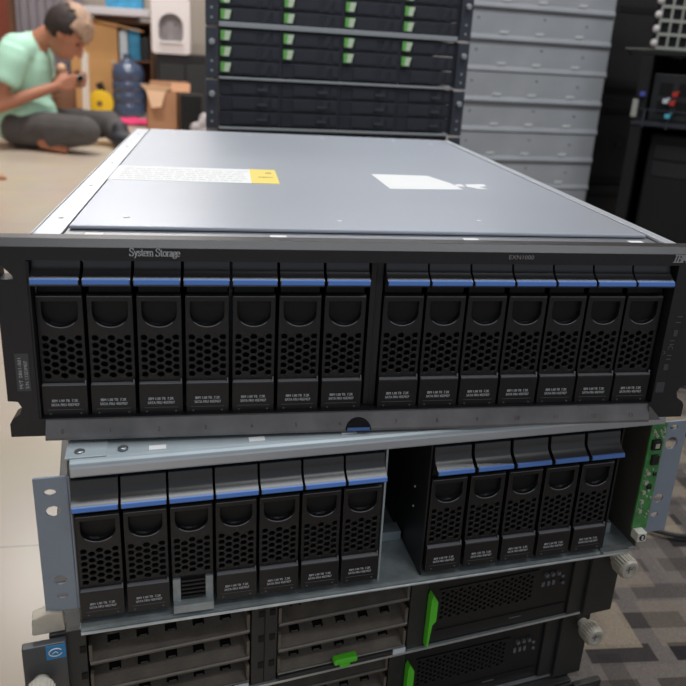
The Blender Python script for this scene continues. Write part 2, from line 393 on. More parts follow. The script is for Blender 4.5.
# ------------------------------------------------------------------ hot swap drive carrier
DW = .0293
def hexholes(x0, zt, cols, rows, px, pz, r, n=6, rot=0):
    H = []
    for c in range(cols):
        rr = rows if c % 2 == 0 else rows - 1
        for k in range(rr):
            cx = x0 + c * px; cz = zt - pz * k - (pz / 2 if c % 2 else 0)
            H.append([(cx + r * math.cos(rot + 2 * PI * i / n), cz + r * .86 * math.sin(rot + 2 * PI * i / n)) for i in range(n)])
    return H
def make_drive(name='drive_carrier', plate=True):
    root = empty(name)
    one('drive_body', 'dark_metal', root, 0, (.0015, DW - .0015, .0042, .135, .0115, .1130))
    # front panel: finger recess and honeycomb vents are real openings
    k = MB(); c = DW / 2
    rec = [(c - .0110, .0926), (c - .0110, .0838)] + ell(c, .0838, .0110, .0088, 13, PI, 2 * PI, True)[1:-1] + [(c + .0110, .0838), (c + .0110, .0926)]
    holes = hexholes(c - .0104, .0674, 5, 6, .0052, .00535, .00235, 8, PI / 8)
    k.plate([(.0004, .0358), (DW - .0004, .0358), (DW - .0004, .0964), (.0004, .0964)], [rec[::-1]] + holes, 0, .0030)
    k.box(.0004, .0026, .0001, .02, .0358, .0955); k.box(DW - .0026, DW - .0004, .0001, .02, .0358, .0955)
    k.prism([(0, .0962), (.0012, .0974), (.0050, .0978), (.0050, .0955)], .0004, DW - .0004)
    fp = k.build('front_panel', 'drive_plastic', root, .0003, 1)
    k = MB(); k.box(.003, DW - .003, .0042, .0052, .0362, .0740)
    k.box(.003, DW - .003, .0110, .0120, .0720, .0950)
    N = 10; cols = []
    for q in range(N + 1):
        a = PI + PI * q / N; cols.append((c + .0110 * math.cos(a), .0838 + .0088 * math.sin(a)))
    for p, q in zip(cols, cols[1:]):
        v = [k.bm.verts.new(t) for t in ((p[0], .003, p[1]), (q[0], .003, q[1]), (c + (q[0] - c) * .8, .0108, .0838 + (q[1] - .0838) * .35), (c + (p[0] - c) * .8, .0108, .0838 + (p[1] - .0838) * .35))]
        k._set([k.bm.faces.new(v)], None)
    k.build('recess_back', 'label_plastic', fp)
    k = MB(); arc = [(c + .0110 * math.cos(a), -.0001, .0838 + .0089 * math.sin(a)) for a in [PI * (1.2 + .6 * i / 12) for i in range(13)]]
    k.tube(arc, [.0001] + [.00034] * 11 + [.0001], 6); k.build('recess_highlight', 'edge_highlight', fp)  # pale arc imitates the reflection along the recess's lower edge
    k = MB(); k.box(.0010, DW - .0010, -.0003, .0004, .0960, .0964); k.build('top_edge_highlight', 'edge_highlight', fp)  # pale bar painted as the highlight along the panel top
    # latch
    k = MB()
    prof = [(.006, .1262), (.0016, .1262), (.0006, .1256), (.0002, .1246), (-.0002, .1205), (-.0006, .1180), (-.0014, .1160), (-.0028, .1143), (-.0050, .1127), (-.0072, .1113), (-.0090, .11035), (-.0095, .10995), (-.0094, .1070), (-.0084, .1058), (-.001, .1062), (.006, .1066)]
    fs = k.prism(prof, .0002, DW - .0002)
    for f in fs[2:]: f.smooth = True
    la = k.build('latch_handle', 'latch_plastic', root)
    k = MB(); k.prism([(-.0086, .1110), (-.0098, .1105), (-.0107, .1078), (-.0102, .1072), (-.0086, .1072)], .0005, DW - .0005)
    k.build('release_stripe', 'blue', la, .0002, 1)
    if plate:
        k = MB(); k.prism([(.003, .0110), (-.0018, .0110), (-.0030, .0120), (-.0030, .0342), (-.0018, .0352), (.003, .0352)], .0004, DW - .0004)
        lp = k.build('label_plate', 'label_plastic', root, .0002, 1)
        k = MB(); k.prism([(-.0026, .0347), (-.0028, .0353), (-.0012, .0357), (.0004, .0355)], .0008, DW - .0008)
        k.box(DW - .0016, DW - .0009, -.0024, -.0010, .0354, .0382)
        k.build('raised_edge_highlight', 'edge_highlight', lp)  # ledge coloured pale to carry its highlight line
        k = MB(); y = -.0032
        letters(k, 'IBM 1.00 TB  7.2K', .0028, (c - .0082, y, .0232), width=.0164, bold=.00016)
        letters(k, 'SATA FRU 45E7427', .0028, (c - .0088, y, .0202), width=.0176, bold=.00016)
        k.build('lettering', 'print_grey', lp)
        k = MB(); k.box(.0035, DW - .0035, y, -.003, .0174, .0176)
        for xx in (.0050, DW - .0050):
            k.prism([(xx - .0008, .0150), (xx + .0008, .0150), (xx, .0136)], y, -.003, 'y')
        k.build('corner_mark', 'print_dim', lp, split=True)
    else:
        k = MB(); k.box(.0006, .006, -.001, .003, .009, .034); k.box(DW - .006, DW - .0006, -.001, .003, .009, .034); k.box(.0006, DW - .0006, -.006, .003, .0075, .0145)
        k.build('bare_bracket', 'worn_metal', root, .0004)
        k = MB(); k.box(.006, DW - .006, .0015, .004, .014, .036)
        for i in range(5): k.box(.0065, DW - .0065, -.0012, .002, .0165 + i * .0036, .0183 + i * .0036)
        k.build('exposed_vent', 'drive_plastic', root, .0003)
    return root
proto = make_drive(); bare = None
def ordinal(i): return ['first', 'second', 'third', 'fourth', 'fifth', 'sixth', 'seventh'][i]

# ------------------------------------------------------------------ upper disk shelf
Z1 = .400
T1 = .1345
up = empty('disk_shelf', (0, 0, Z1), 0, 'big silver disk shelf with a black front bezel, topmost in the stack', 'disk shelf')
k = MB()
k.box(-.2225, -.2213, .002, .586, .001, T1 - .0015); k.box(.2213, .2225, .002, .586, .001, T1 - .0015)
k.box(-.2225, .2225, .002, .586, .0005, .002); k.box(-.2225, .2225, .5845, .586, .001, T1 - .0015)
k.box(-.2225, -.2050, .004, .586, T1 - .0015, T1); k.box(.2132, .2225, .004, .586, T1 - .0015, T1 + .0006)
k.box(-.2225, -.2215, .004, .586, T1, T1 + .001)
ch = k.build('chassis', 'zinc_rail', up, .0003)
k = MB()
for i in range(5):
    yy = .05 + .12 * i
    k.lathe([(.0018, T1 - .0004), (.0018, T1 + .0002), (.0010, T1 + .0003)], (-.2135, yy, 0), seg=10)
k.build('rivet', 'screw', ch, split=True)
k = MB(); k.box(-.2045, .2125, .003, .030, T1 - .0030, T1 - .0018); k.build('front_ledge', 'ledge_metal', up)
k = MB()
for xx in (-.186, -.067, .069, .196): k.box(xx - .0055, xx + .0055, .0105, .0165, T1 - .0020, T1 - .0014)
k.build('ledge_slot', 'slot_white', up, split=True)
k = MB(); k.plate([(-.2035, .024), (.2106, .024), (.2106, .583), (-.2035, .583)], [], T1 - .0015, T1 + .0012, axis='z')
for f in k.bm.faces: pass
cv = k.build('top_cover', 'zinc', up, .0012, 2)
k = MB()
for xx, yy in ((-.17, .545), (-.07, .548), (.03, .548), (.13, .548), (.18, .53), (-.17, .05), (.09, .06), (-.02, .05)):
    k.lathe([(.0022, T1 + .001), (.0022, T1 + .0016), (.0012, T1 + .0018)], (xx, yy, 0), seg=12)
k.build('cover_screw', 'slot_white', cv, split=True)
zt = T1 + .0013
k = MB(); k.box(-.2035, -.0790, .193, .268, zt - .0001, zt + .0001); pl = k.build('paper_label', 'paper', cv)
k = MB()
for r in range(6):
    x = -.196
    while x < -.088:
        w = random.uniform(.003, .012); k.box(x, x + w, .203 + r * .010, .2038 + r * .010, zt, zt + .0002); x += w + .002
k.build('printed_text', 'recess_grey', pl)
k = MB(); k.box(-.0790, -.0535, .193, .269, zt - .0001, zt + .00012); yl = k.build('warning_label', 'yellow_label', cv); tag(yl, 'yellow end of the paper label')
k = MB(); k.box(-.064, -.058, .246, .250, zt, zt + .0002); k.box(-.072, -.058, .224, .226, zt, zt + .0002); k.build('printed_text', 'wood_dark', yl)
k = MB(); k.plate([(.044, .262), (.103, .262), (.116, .222), (.119, .190), (.047, .184)][::-1], [], zt - .0001, zt + .0001, axis='z')
k.plate([(.119, .216), (.126, .219), (.126, .206), (.117, .205)][::-1], [], zt - .0001, zt + .0001, axis='z')
k.plate([(.130, .218), (.150, .222), (.150, .212), (.140, .206), (.146, .196), (.136, .196), (.128, .206)][::-1], [], zt - .0001, zt + .0001, axis='z')
tag(k.build('torn_label', 'paper', cv), 'torn white paper label')
# bezel
k = MB()
def side(s):
    P = [(.2413, .1304), (.2413, .0262), (.2352, .0256), (.2330, .0215), (.2345, .0165), (.2395, .0130), (.2413, .0095), (.2413, 0)]
    return [(s * x + (.0055 if s > 0 else 0), z) for x, z in P]
outer = side(-1) + side(1)[::-1]
opening = [(-.2228, .0128), (-.2228, .1219), (.2185, .1219), (.2185, .0128)]
def finger(s): return [(s * x, z) for x, z in ((.2400, .1178), (.2370, .1180), (.2315, .1120), (.2310, .1095), (.2395, .1092))]
k.plate(outer, [opening, finger(-1), finger(1)], -.0105, .0035)
# sloping top strip
k.prism([(-.0105, .1304), (-.0048, .1346), (.0050, .1348), (.0050, .1304)], -.2413, .2468)
k.box(-.2229, -.2216, -.0100, .03, .0128, .1213); k.box(-.2229, .2186, -.0100, .0, .1218, .1222)
bz = k.build('bezel', 'bezel_plastic', up, .0006, 2)
k = MB(); k.prism([(-.0104, .0128), (-.0122, .0126), (-.0172, .0020), (-.0172, .0002), (-.0104, .0002)], -.2185, .2150)
fs = k.prism([(-.0104, .0128), (-.0122, .0126), (-.0172, .0020), (-.0172, .0002), (-.0104, .0002)], .2150, .2151)
k.prism([(.2150, .0126), (.2265, .0004), (.2150, .0004)], -.0150, -.0104, 'y')
lp = k.build('bottom_lip', 'lip_metal', bz, .0004); tag(lp, 'scuffed shiny metal strip along the bottom')
k = MB()
n = Vector((0, -.0050, -.0106)).normalized()
for i in range(14):
    xx = (-.2212 + i * .03087 if i < 7 else .0045 + (i - 7) * .0303) + .0125
    letters(k, str(i), .0042, (xx, -.0162, .0046), uz=(0, .0050, .0106), m=None)
k.build('slot_number', 'print_red', lp)
k = MB(); k.prism(ell(-.0095, .0012, .0092, .0082, 14, 0, PI, True), -.0180, -.012, 'y'); tb = k.build('release_tab', 'void', bz)  # dark half-disc laid on the lip, imitating a notch's shaded inside
k = MB(); k.box(-.0175, -.0015, -.0184, -.0176, .0012, .0034); k.build('notch_stripe', 'blue', tb)
k = MB(); serif(k, 'System Storage', .0048, (-.1613, -.0109, .1255), thick=.13, thin=.075, sp=.96)
o = k.build('lettering', 'print_grey', bz)
k = MB(); letters(k, 'EXN1000', .0042, (.0888, -.0109, .1258), width=.0180); k.build('lettering', 'recess_grey', bz)
k = MB(); serif(k, 'IBM', .0052, (.2125, -.0109, .1248), slant=.22, thick=.16, thin=.09, sp=.92); k.build('lettering', 'print_silver', bz)
# rating sticker on the left of the bezel
k = MB(); k.box(-.2345, -.2262, -.0108, -.0104, .0335, .0600); st = k.build('rating_sticker', 'ear_grey', bz)
k = MB(); letters(k, 'M/T 2861-001', .0030, (-.2308, -.0111, .0355), ux=(0, 0, 1), uz=(-1, 0, 0), width=.0215)
letters(k, 'S/N 132DM07', .0030, (-.2272, -.0111, .0355), ux=(0, 0, 1), uz=(-1, 0, 0), width=.0195); k.build('lettering', 'print_grey', st)
# indicator icons, right side
k = MB()
def seg(pts, w=.00025):
    k.tube([(a, -.0107, b) for a, b in pts], w, 5)
seg([(.2255, .0830), (.2295, .0830)]); seg([(.2250, .0785), (.2290, .0785)])
for z in (.0640, .0610, .0520, .0490): seg([(.2235, z), (.2270, z)])
seg(ell(.2250, .0570, .0018, .0028, 10, 0, PI, True)); seg([(.2200, .0560), (.2215, .0540), (.2200, .0530)])
k.build('panel_marking', 'print_dim', bz)
k = MB(); k.box(.2245, .2280, -.0112, -.0104, .0675, .0725); k.box(.2225, .2262, -.0112, -.0104, .0400, .0450); k.box(.2195, .2265, -.0112, -.0104, .0215, .0300)
k.build('indicator_window', 'ear_grey', bz, .0004, split=True)
k = MB(); k.box(-.0046, .0040, -.0020, .0035, .0130, .1212); k.box(-.0010, .0002, -.0026, -.0018, .0130, .1212)
dv = k.build('centre_divider', 'bezel_plastic', up, .0004)
for i in range(14):
    x = -.2213 + i * .03087 if i < 7 else .0047 + (i - 7) * .03035
    d = proto if i == 0 else copy_tree(proto)
    d.location = (x, -.0040, Z1)
    if i == 0: w = 'black drive carrier at the far left end of the upper disk shelf'
    elif i == 13: w = 'black drive carrier at the far right end of the upper disk shelf'
    elif i < 7: w = 'black drive carrier, %s from the left end in the upper disk shelf' % ordinal(i)
    else: w = 'black drive carrier, %s from the right end in the upper disk shelf' % ordinal(13 - i)
    if i == 6: w = 'black drive carrier directly left of the centre divider in the upper disk shelf'
    if i == 7: w = 'black drive carrier directly right of the centre divider in the upper disk shelf'
    tag(d, w, 'drive carrier', 'drive carriers in the upper disk shelf')

# ------------------------------------------------------------------ lower disk shelf
X2, Y2, ZB2, YAW2, ROLL2 = .0204, -.0161, .2664, .0848, -.008
T2 = .1320
lo = empty('disk_shelf', (X2, Y2, ZB2), YAW2, 'open grey metal disk shelf without bezel, under the topmost shelf', 'disk shelf')
lo.rotation_euler = (0, ROLL2, YAW2)
k = MB()
k.box(-.2225, -.2211, .000, .56, .001, T2 - .0015); k.box(.2211, .2225, .000, .56, .001, T2 - .0015)
k.box(-.2225, .2225, .5585, .56, .001, T2 - .0015)
k.box(-.2211, .2211, .150, .152, .004, T2 - .002)
k.build('chassis', 'inner_sheet', lo)
k = MB()
k.box(-.2225, .2225, .000, .56, T2 - .0012, T2)
fl = [(.0005, T2), (-.0025, T2 - .0004), (-.0042, T2 - .0018), (-.0048, T2 - .0040), (-.0048, T2 - .0110), (-.0036, T2 - .0110), (-.0036, T2 - .0040), (-.0028, T2 - .0022), (.0005, T2 - .0013)]
k.prism(fl, -.2205, .2215)
tc = k.build('top_cover', 'zinc_dull', lo, .0003)
k = MB(); k.prism([(-.0047, T2 - .0036), (-.0051, T2 - .0050), (-.0051, T2 - .0100), (-.0045, T2 - .0112)], -.2200, .2210); k.build('flange_edge', 'zinc_rail', tc)
k = MB()
k.box(-.2235, -.1980, -.0005, .030, T2, T2 + .0009)
k.build('corner_bracket', 'zinc_dull', tc, .0003)
k = MB()
for xx in (-.2150, -.2000 + .012): k.lathe([(.0034, T2 + .0008), (.0034, T2 + .0014), (.0022, T2 + .0022)], (xx, .0065, 0), seg=14)
k.build('cover_screw', 'screw', tc, split=True)
k = MB()
for xx in (-.166, -.10, -.035, .03): k.box(xx - .0055, xx + .0055, .0020, .0075, T2, T2 + .0006)
k.build('cover_slot', 'slot_white', tc, split=True)
# bottom tray
k = MB(); k.box(-.2225, .2225, -.0050, .56, -.0002, .0013); k.prism([(-.0050, .0013), (-.0080, .0006), (-.0090, -.0008), (-.0065, -.0002)], -.2215, .2130)
for v in k.bm.verts:
    if v.co.y < 0: v.co.y += (v.co.x + .22) * .012
tr = k.build('bottom_tray', 'worn_metal', lo)
k = MB(); k.tube([(-.2212, -.0091, .0001), (.10, -.0053, .0001), (.2125, -.0039, .0001)], .0012, 6); k.build('worn_rim', 'bright_edge', tr)
# ears with punched holes
def ear(s, x0, x1, holes):
    k = MB(); xs = sorted((x0, x1))
    out = [(xs[0], .0150), (xs[1], .0150), (xs[1], .1200), (xs[0], .1200)]
    k.plate(out, holes, -.0008, .0008)
    b = k.build('rack_ear', 'ear_metal', lo, .0002, 1)
    k = MB(); q = x1 if s < 0 else x0
    k.box(q - .0008, q + .0008, -.0008, .03, .015, .12); k.build('ear_flange', 'ear_metal', b)
ear(-1, -.2438, -.2225, [ell(-.2340, .1090, .0036, .0023, 16), ell(-.2330, .0945, .0045, .0040, 18), ell(-.2325, .0400, .0045, .0038, 18), ell(-.2322, .0268, .0034, .0020, 16)])
ear(1, .2225, .2470, [ell(.2352, .1000, .0056, .0056, 18), ell(.2345, .1145, .0036, .0022, 16), ell(.2340, .0480, .0045, .0042, 18), ell(.2335, .0320, .0034, .0022, 16)])
# divider plates of the empty bays
def divider(x, name='bay_divider', m='server_black'):
    k = MB(); k.box(x - .0007, x + .0007, .0005, .15, .0015, T2 - .0125)
    d = k.build(name, m, lo)
    k = MB()
    for z in (.066, .048): k.lathe([(.0009, x - .0012), (.0009, x - .0006)], (0, .026, z), 'x', 8)
    k.build('rivet', 'slot_white', d, split=True); return d
divider(.0285); divider(-.0060, m='zinc_dull'); divider(.1892)
k = MB(); k.box(-.0050, .0265, .045, .058, .0015, .0100); k.box(.1900, .2100, .020, .034, .0015, .012); k.build('cross_bracket', 'zinc_dull', lo, .0005, split=True)
k = MB(); k.box(.188, .2120, -.0050, .0010, .0014, .0040); k.build('tray_cap', 'bright_edge', lo)
# circuit board strip at the right
k = MB(); k.box(.2108, .2245, -.0045, -.0028, .0230, .1205); pc = k.build('circuit_board', 'pcb', lo); tag(pc, 'narrow green circuit board strip')
k = MB()
k.box(.2128, .2205, -.0075, -.0045, .0990, .1075); k.box(.2150, .2215, -.0070, -.0045, .0850, .0935); k.box(.2165, .2205, -.0062, -.0045, .0620, .0660)
k.box(.2200, .2230, -.0060, -.0045, .0740, .0770)
k.build('chip', 'chip', pc, .0003, split=True)
k = MB(); random.seed(3)
for i in range(34):
    x = random.uniform(.2118, .2225); z = random.choice((random.uniform(.033, .082), random.uniform(.108, .117))); w = random.uniform(.0006, .0018)
    k.box(x, x + w, -.0058, -.0045, z, z + random.uniform(.0006, .002))
for z in (.040, .049, .058, .067, .076): k.box(.2125, .2150, -.0070, -.0045, z, z + .0030)
k.box(.2148, .2185, -.0079, -.0074, .1010, .1050)
k.build('solder_point', 'solder', pc)
k = MB(); k.box(.2120, .2205, -.0120, -.0028, .0155, .0240); cn = k.build('connector', 'connector_white', pc, .0006)
k = MB(); k.prism(ell(.2163, .0198, .0028, .0028, 14), -.0124, -.0119, 'y'); cr = k.build('socket', 'chip', cn)
k = MB(); k.prism(ell(.2163, .0208, .0010, .0008, 10), -.0127, -.0123, 'y'); k.prism(ell(.2163, .0188, .0010, .0008, 10), -.0127, -.0123, 'y'); k.build('pin', 'slot_white', cr)
def place2(d, x, lab):
    M = Matrix.Translation((X2, Y2, ZB2)) @ Matrix.Rotation(YAW2, 4, 'Z') @ Matrix.Rotation(ROLL2, 4, 'Y')
    p = M @ Vector((x, -.0010, -.0035)); d.location = p; d.rotation_euler = (0, ROLL2, YAW2); d.scale = (1, 1, .95)
    tag(d, lab, 'drive carrier', 'drive carriers in the open disk shelf')
bare = make_drive('drive_carrier', False)
for i in range(7):
    if i == 2: place2(bare, -.2211 + i * .0306, 'drive carrier missing its label plate, showing bare metal bracket'); continue
    place2(copy_tree(proto), -.2211 + i * .0306, ['black drive carrier at the left end of the open disk shelf', 'black drive carrier directly left of the one missing its label plate', '', 'black drive carrier directly right of the one missing its label plate', 'black drive carrier in open shelf, third left of its empty slot', 'black drive carrier in open shelf, second left of its empty slot', 'black drive carrier in open shelf, directly left of the empty slot'][i])
for i in range(5):
    place2(copy_tree(proto), .0300 + i * .0316, ['black drive carrier in open shelf, directly right of the empty slot', 'black drive carrier in open shelf, second right of its empty slot', 'black drive carrier in open shelf, middle of the right-hand five', 'black drive carrier in open shelf, second from circuit board end', 'black drive carrier in open shelf, nearest the green circuit board'][i])

# ------------------------------------------------------------------ servers at the bottom
def make_server(loc, yaw, label, first=None):
    root = empty('rack_server', loc, yaw, label, 'server', 'servers under the disk shelves')
    H = .0885
    k = MB(); k.box(-.2225, .2225, .052, .66, .0015, H - .0002)
    k.box(-.2225, .2225, -.001, .052, H - .0032, H - .0002); k.box(-.2225, .2225, -.001, .052, 0.0006, .0030)
    k.box(-.2225, -.1990, -.001, .052, .003, H - .003); k.box(-.0820, -.0620, -.001, .052, .003, H - .003)
    k.box(.0500, .0650, -.001, .052, .003, H - .003); k.box(.2075, .2225, -.003, .052, .003, H - .003)
    cs = k.build('chassis', 'server_plastic', root, .0005)
    k = MB()
    for x in (-.2015, -.0745, -.0660):
        for z in (.068, .044, .018): k.box(x - .0022, x + .0022, -.0016, -.0008, z, z + .0055)
    k.box(-.0722, -.0716, -.0016, -.0008, .004, .084); k.build('frame_notch', 'hole_dark', cs, split=True)
    k = MB(); k.box(-.221, .2225, -.0032, -.0006, .0000, .0024); k.build('bottom_edge', 'bright_edge', root)
    for (xa, xb) in ((-.1985, -.0825), (-.0615, .0495)):
        for j, z in enumerate((.0560, .0300, .0060)):
            k = MB(); w = xb - xa
            hs = []
            for q in range(5):
                cx = xa + w * (.15 + q * .175)
                hs.append([(cx - .0042, .0095), (cx + .0042, .0095), (cx + .0042, .0150), (cx - .0042, .0150)])
            k.plate([(xa + .001, 0), (xb - .001, 0), (xb - .001, .0270), (xa + .001, .0270)], hs, z, z + .0016, axis='z')
            for v in k.bm.verts: v.co.z += v.co.y * .55
            k.box(xa + .001, xb - .001, -.0005, .0016, z - .0022, z + .0005)
            k.box(xa + .0006, xa + .003, -.0005, .03, z + .001, z + .0160); k.box(xb - .003, xb - .0006, -.0005, .03, z + .001, z + .0160)
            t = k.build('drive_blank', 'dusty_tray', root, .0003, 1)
            k = MB(); k.tube([(xa + .001, -.0008, z + .0010), (xb - .001, -.0008, z + .0010)], .0009, 6); k.tube([(xb - .0018, -.0008, z + .001), (xb - .0022, .012, z + .0125)], .0007, 6)
            k.build('front_rim', 'tray_edge', t)
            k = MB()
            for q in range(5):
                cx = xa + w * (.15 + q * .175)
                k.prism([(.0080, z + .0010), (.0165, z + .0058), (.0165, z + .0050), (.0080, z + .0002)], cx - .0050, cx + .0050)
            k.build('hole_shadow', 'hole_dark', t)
            k = MB()
            for q in range(5):
                cx = xa + w * (.15 + q * .175)
                k.prism([(.0095, z + .0032), (.0125, z + .0049), (.0125, z + .0040), (.0095, z + .0022)], cx - .0022, cx + .0032)
            k.build('hole_clip', 'knob_plastic', t)
            if j == 2:
                cx = (xa + xb) / 2
                k = MB(); k.box(xa + .001, xb - .001, -.004, .001, -.0002 + .003, .0068); k.build('lower_bar', 'server_plastic', t, .0006)
                k = MB(); k.box(cx - .0100, cx + .0100, -.0085, -.0010, .0095, .0150); k.box(cx - .0045, cx + .0045, -.0075, -.003, .0045, .0100)
                tag(k.build('release_tab', 'green_latch', t, .0018, 3), 'bright green release tab')
                k = MB(); k.box(xb - .0130, xb - .0020, -.0048, -.0038, .0040, .0090); k.build('bar_sticker', 'bag_white', t)
    # ventilated panel
    k = MB()
    holes = hexholes(.0800, .0540, 22, 6, .0041, .0051, .00188, 6)
    k.plate([(.0655, .0035), (.2070, .0035), (.2070, .0850), (.0655, .0850)], holes, -.0002, .0022)
    k.box(.0760, .1720, -.0012, .0, .0575, .0588); k.box(.0760, .2050, -.0012, .0, .0150, .0160)
    vp = k.build('vent_panel', 'server_black', root)
    k = MB(); k.box(.0655, .2070, .0034, .0044, .0035, .085); k.build('vent_light_sheet', 'mesh_light_tone', vp)  # pale sheet gives the mesh holes their light by colour
    k = MB()
    for x in (.1785, .1845, .1905): k.box(x, x + .0030, -.0030, -.0002, .0500, .0535)
    for x in (.1770, .1825, .1875): k.box(x, x + .0026, -.0012, -.0002, .0390, .0440)
    for x, z in ((.1975, .0470), (.1985, .0395)): k.lathe([(.0016, -.0018), (.0016, -.0002)], (x, 0, z), 'y', 10)
    k.build('indicator_light', 'print_dim', vp, split=True)
    k = MB(); k.box(.148, .160, -.0008, -.0001, .0105, .0112); k.build('panel_marking', 'print_dim', vp)
    k = MB(); k.prism([(.0675, .0605), (.0722, .0525), (.0722, .0325), (.0690, .0290), (.0668, .0050), (.0655, .0050), (.0658, .0560)], -.0075, .0, 'y')
    tag(k.build('latch', 'green_latch', root, .0006), 'bright green latch')
    for s in (-1, 1):
        xa, xb = (-.2395, -.2115) if s < 0 else (.2225, .2535)
        k = MB(); k.box(xa, xb, -.0070, -.0010, .0010, .0860); e = k.build('rack_ear', 'ear_grey' if s < 0 else 'server_plastic', root, .0008)
        kx, kz = (-.2290, .0570) if s < 0 else (.2450, .0640)
        k = MB(); pr = [(.0052, -.007), (.0052, -.012), (.0085, -.0128), (.0092, -.015), (.0092, -.0265), (.0082, -.0285), (.0056, -.0287), (.0050, -.0268), (.0010, -.0266)]
        k.lathe(pr, (kx, 0, kz), 'y', 22)
        for q in range(22):
            a = 2 * PI * q / 22; k.box(kx + .0092 * math.cos(a) - .0005, kx + .0092 * math.cos(a) + .0005, -.026, -.0155, kz + .0092 * math.sin(a) - .0005, kz + .0092 * math.sin(a) + .0005)
        kb = k.build('thumb_screw', 'knob_plastic', e)
        k = MB(); k.box(kx - .0036, kx + .0036, -.0270, -.0266, kz - .0006, kz + .0006); k.box(kx - .0006, kx + .0006, -.0271, -.0265, kz - .0036, kz + .0036); k.build('screw_slot', 'print_dim', kb)
        if s < 0:
            k = MB(); k.box(-.2245, -.2120, -.0076, -.0070, .0735, .0850); sk = k.build('blue_sticker', 'sticker_blue', e)
            k = MB(); k.tube([(x, -.0078, z) for x, z in ell(-.2185, .0793, .0042, .0032, 18, .5, 5.9, True)], .0004, 5); k.tube([(-.2205, -.0078, .0785), (-.2185, -.0078, .0800), (-.2170, -.0078, .0785)], .0004, 5)
            k.build('sticker_mark', 'slot_white', sk)
    return root
s3 = make_server((-.0013, -.0054, .1772), .165, 'black server with blue sticker on its left ear, directly under the open disk shelf')
s3.scale = (1, 1, .985)
s4 = copy_tree(s3); s4.location = (-.010, .010, .0890); s4['label'] = 'black server in the middle of the three at the stack bottom'
s5 = copy_tree(s3); s5.location = (.010, .002, 0.0); s5['label'] = 'lowest black server of the stack, resting on the floor'
# folded paper on the left ear
Ms = Matrix.Translation((-.0013, -.0054, .1772)) @ Matrix.Rotation(.165, 4, 'Z')
k = MB(); k.prism([(-.2330, .0866), (-.2120, .0866), (-.2130, .1015), (-.2220, .1035), (-.2325, .1000)], .0015, .0110, 'y')
for v in k.bm.verts: v.co = Ms @ v.co
tag(k.build('paper_packet', 'paper_old', None, .0008), 'crumpled off-white paper packet wedged under the left ear of the open shelf', 'paper')

# ------------------------------------------------------------------ stacked servers right behind
RX, RY, RYAW = -.115, .911, .066
MR = Matrix.Translation((RX, RY, 0)) @ Matrix.Rotation(RYAW, 4, 'Z')
UH = .088; UW = .445
def unit(z, strip, label, blank=False):
    r = empty('storage_server', MR @ Vector((0, 0, z)), RYAW, label, 'server', 'servers stacked behind the disk shelf')
    k = MB(); k.box(0, UW, .126 if not blank else .006, .50, .0005, UH - .0005)
    if not blank: k.box(0, UW, .006, .126, .0005, .0040); k.box(0, UW, .006, .126, UH - .0012, UH - .0005)
    if not blank:
        for q in range(5): k.box(q * UW / 4 - (.0015 if q else 0) + (0 if q < 4 else -.0015), q * UW / 4 + .0022, -.002, .006, .0005, UH - .0005)
    k.build('chassis', 'rack_dark', r, .0005)
    k = MB(); k.box(0.001, UW, -.006, .006, -.0002, strip); k.build('front_bar', 'rack_bar', r, .0008)
    for s, xa, xb in ((-1, -.022, -.001), (1, UW + .001, UW + .024)):
        k = MB(); k.box(xa, xb, -.010, -.002, .002, UH - .002); e = k.build('rack_ear', 'rack_ear', r, .0012)
        k = MB(); c = (xa + xb) / 2
        k.lathe([(.0055, -.010), (.0055, -.016), (.004, -.018)], (c, 0, .062), 'y', 14); k.lathe([(.0022, -.010), (.0022, -.0108)], (c, 0, .030), 'y', 8); k.lathe([(.0022, -.010), (.0022, -.0108)], (c, 0, .014), 'y', 8)
        k.build('ear_screw', 'rack_bar', e, split=True)
    return r
units = [(.503, .004, 'all-black storage server, lowest visible of the servers behind'), (.591, .004, 'storage server between the wide and the narrow silver bar behind'), (.679, .0085, 'topmost storage server behind, above the wide silver bar')]
for z, s, l in units: unit(z, s, l)
for j, z in enumerate((.415, .327, .239, .151, .063)):
    unit(z, .004, 'plain black server hidden low in the stack behind the disk shelf', True)
k = MB(); k.box(-.01, UW + .01, .01, .48, .001, .0625)
for v in k.bm.verts: v.co = MR @ v.co
tag(k.build('plinth', 'black_case', None, .003), 'low black plinth carrying the server stack behind the disk shelf', 'plinth')
cw = UW / 4 - .004
def carrier(green):
    r = empty('drive_caddy')
    k = MB(); k.box(0, cw, -.001, .12, 0, .0250); k.build('body', 'rack_panel', r, .0006)
    k = MB(); k.box(.022, cw * .60, -.0024, -.001, .0035, .0215); k.prism([(cw * .66, .003), (cw * .76, .003), (cw * .84, .022), (cw * .74, .022)], -.0028, -.001, 'y'); k.box(cw * .86, cw * .97, -.0022, -.001, .004, .021)
    k.build('front_moulding', 'rack_dark', r, .0004)
    if green == 1:
        k = MB(); k.prism([(.0010, .0050), (.0160, .0050), (.0200, .0212), (.0010, .0212)], -.006, -.001, 'y'); l = k.build('latch', 'tab_green', r, .0008); tag(l, 'pale green latch')
        k = MB(); k.prism([(.0065, .0055), (.0155, .0055), (.0195, .0208), (.0090, .0208)], -.0068, -.0058, 'y'); k.build('latch_highlight', 'tab_highlight', l)  # pale overlay paints the highlight on the latch's right side
    elif green == 2:
        k = MB(); k.box(cw * .62, cw * .80, -.0045, -.0020, .008, .0125); k.build('latch', 'rack_ear', r, .0006)
    return r
pg, pd, pk = carrier(1), carrier(0), carrier(2)
used = set()
rown = {0: 'bottom', 1: 'middle', 2: 'top'}; coln = ['far left', 'second from left', 'third from left', 'far right']
uz = {.503: 'all-black server behind', .591: 'middle server behind', .679: 'uppermost server behind'}
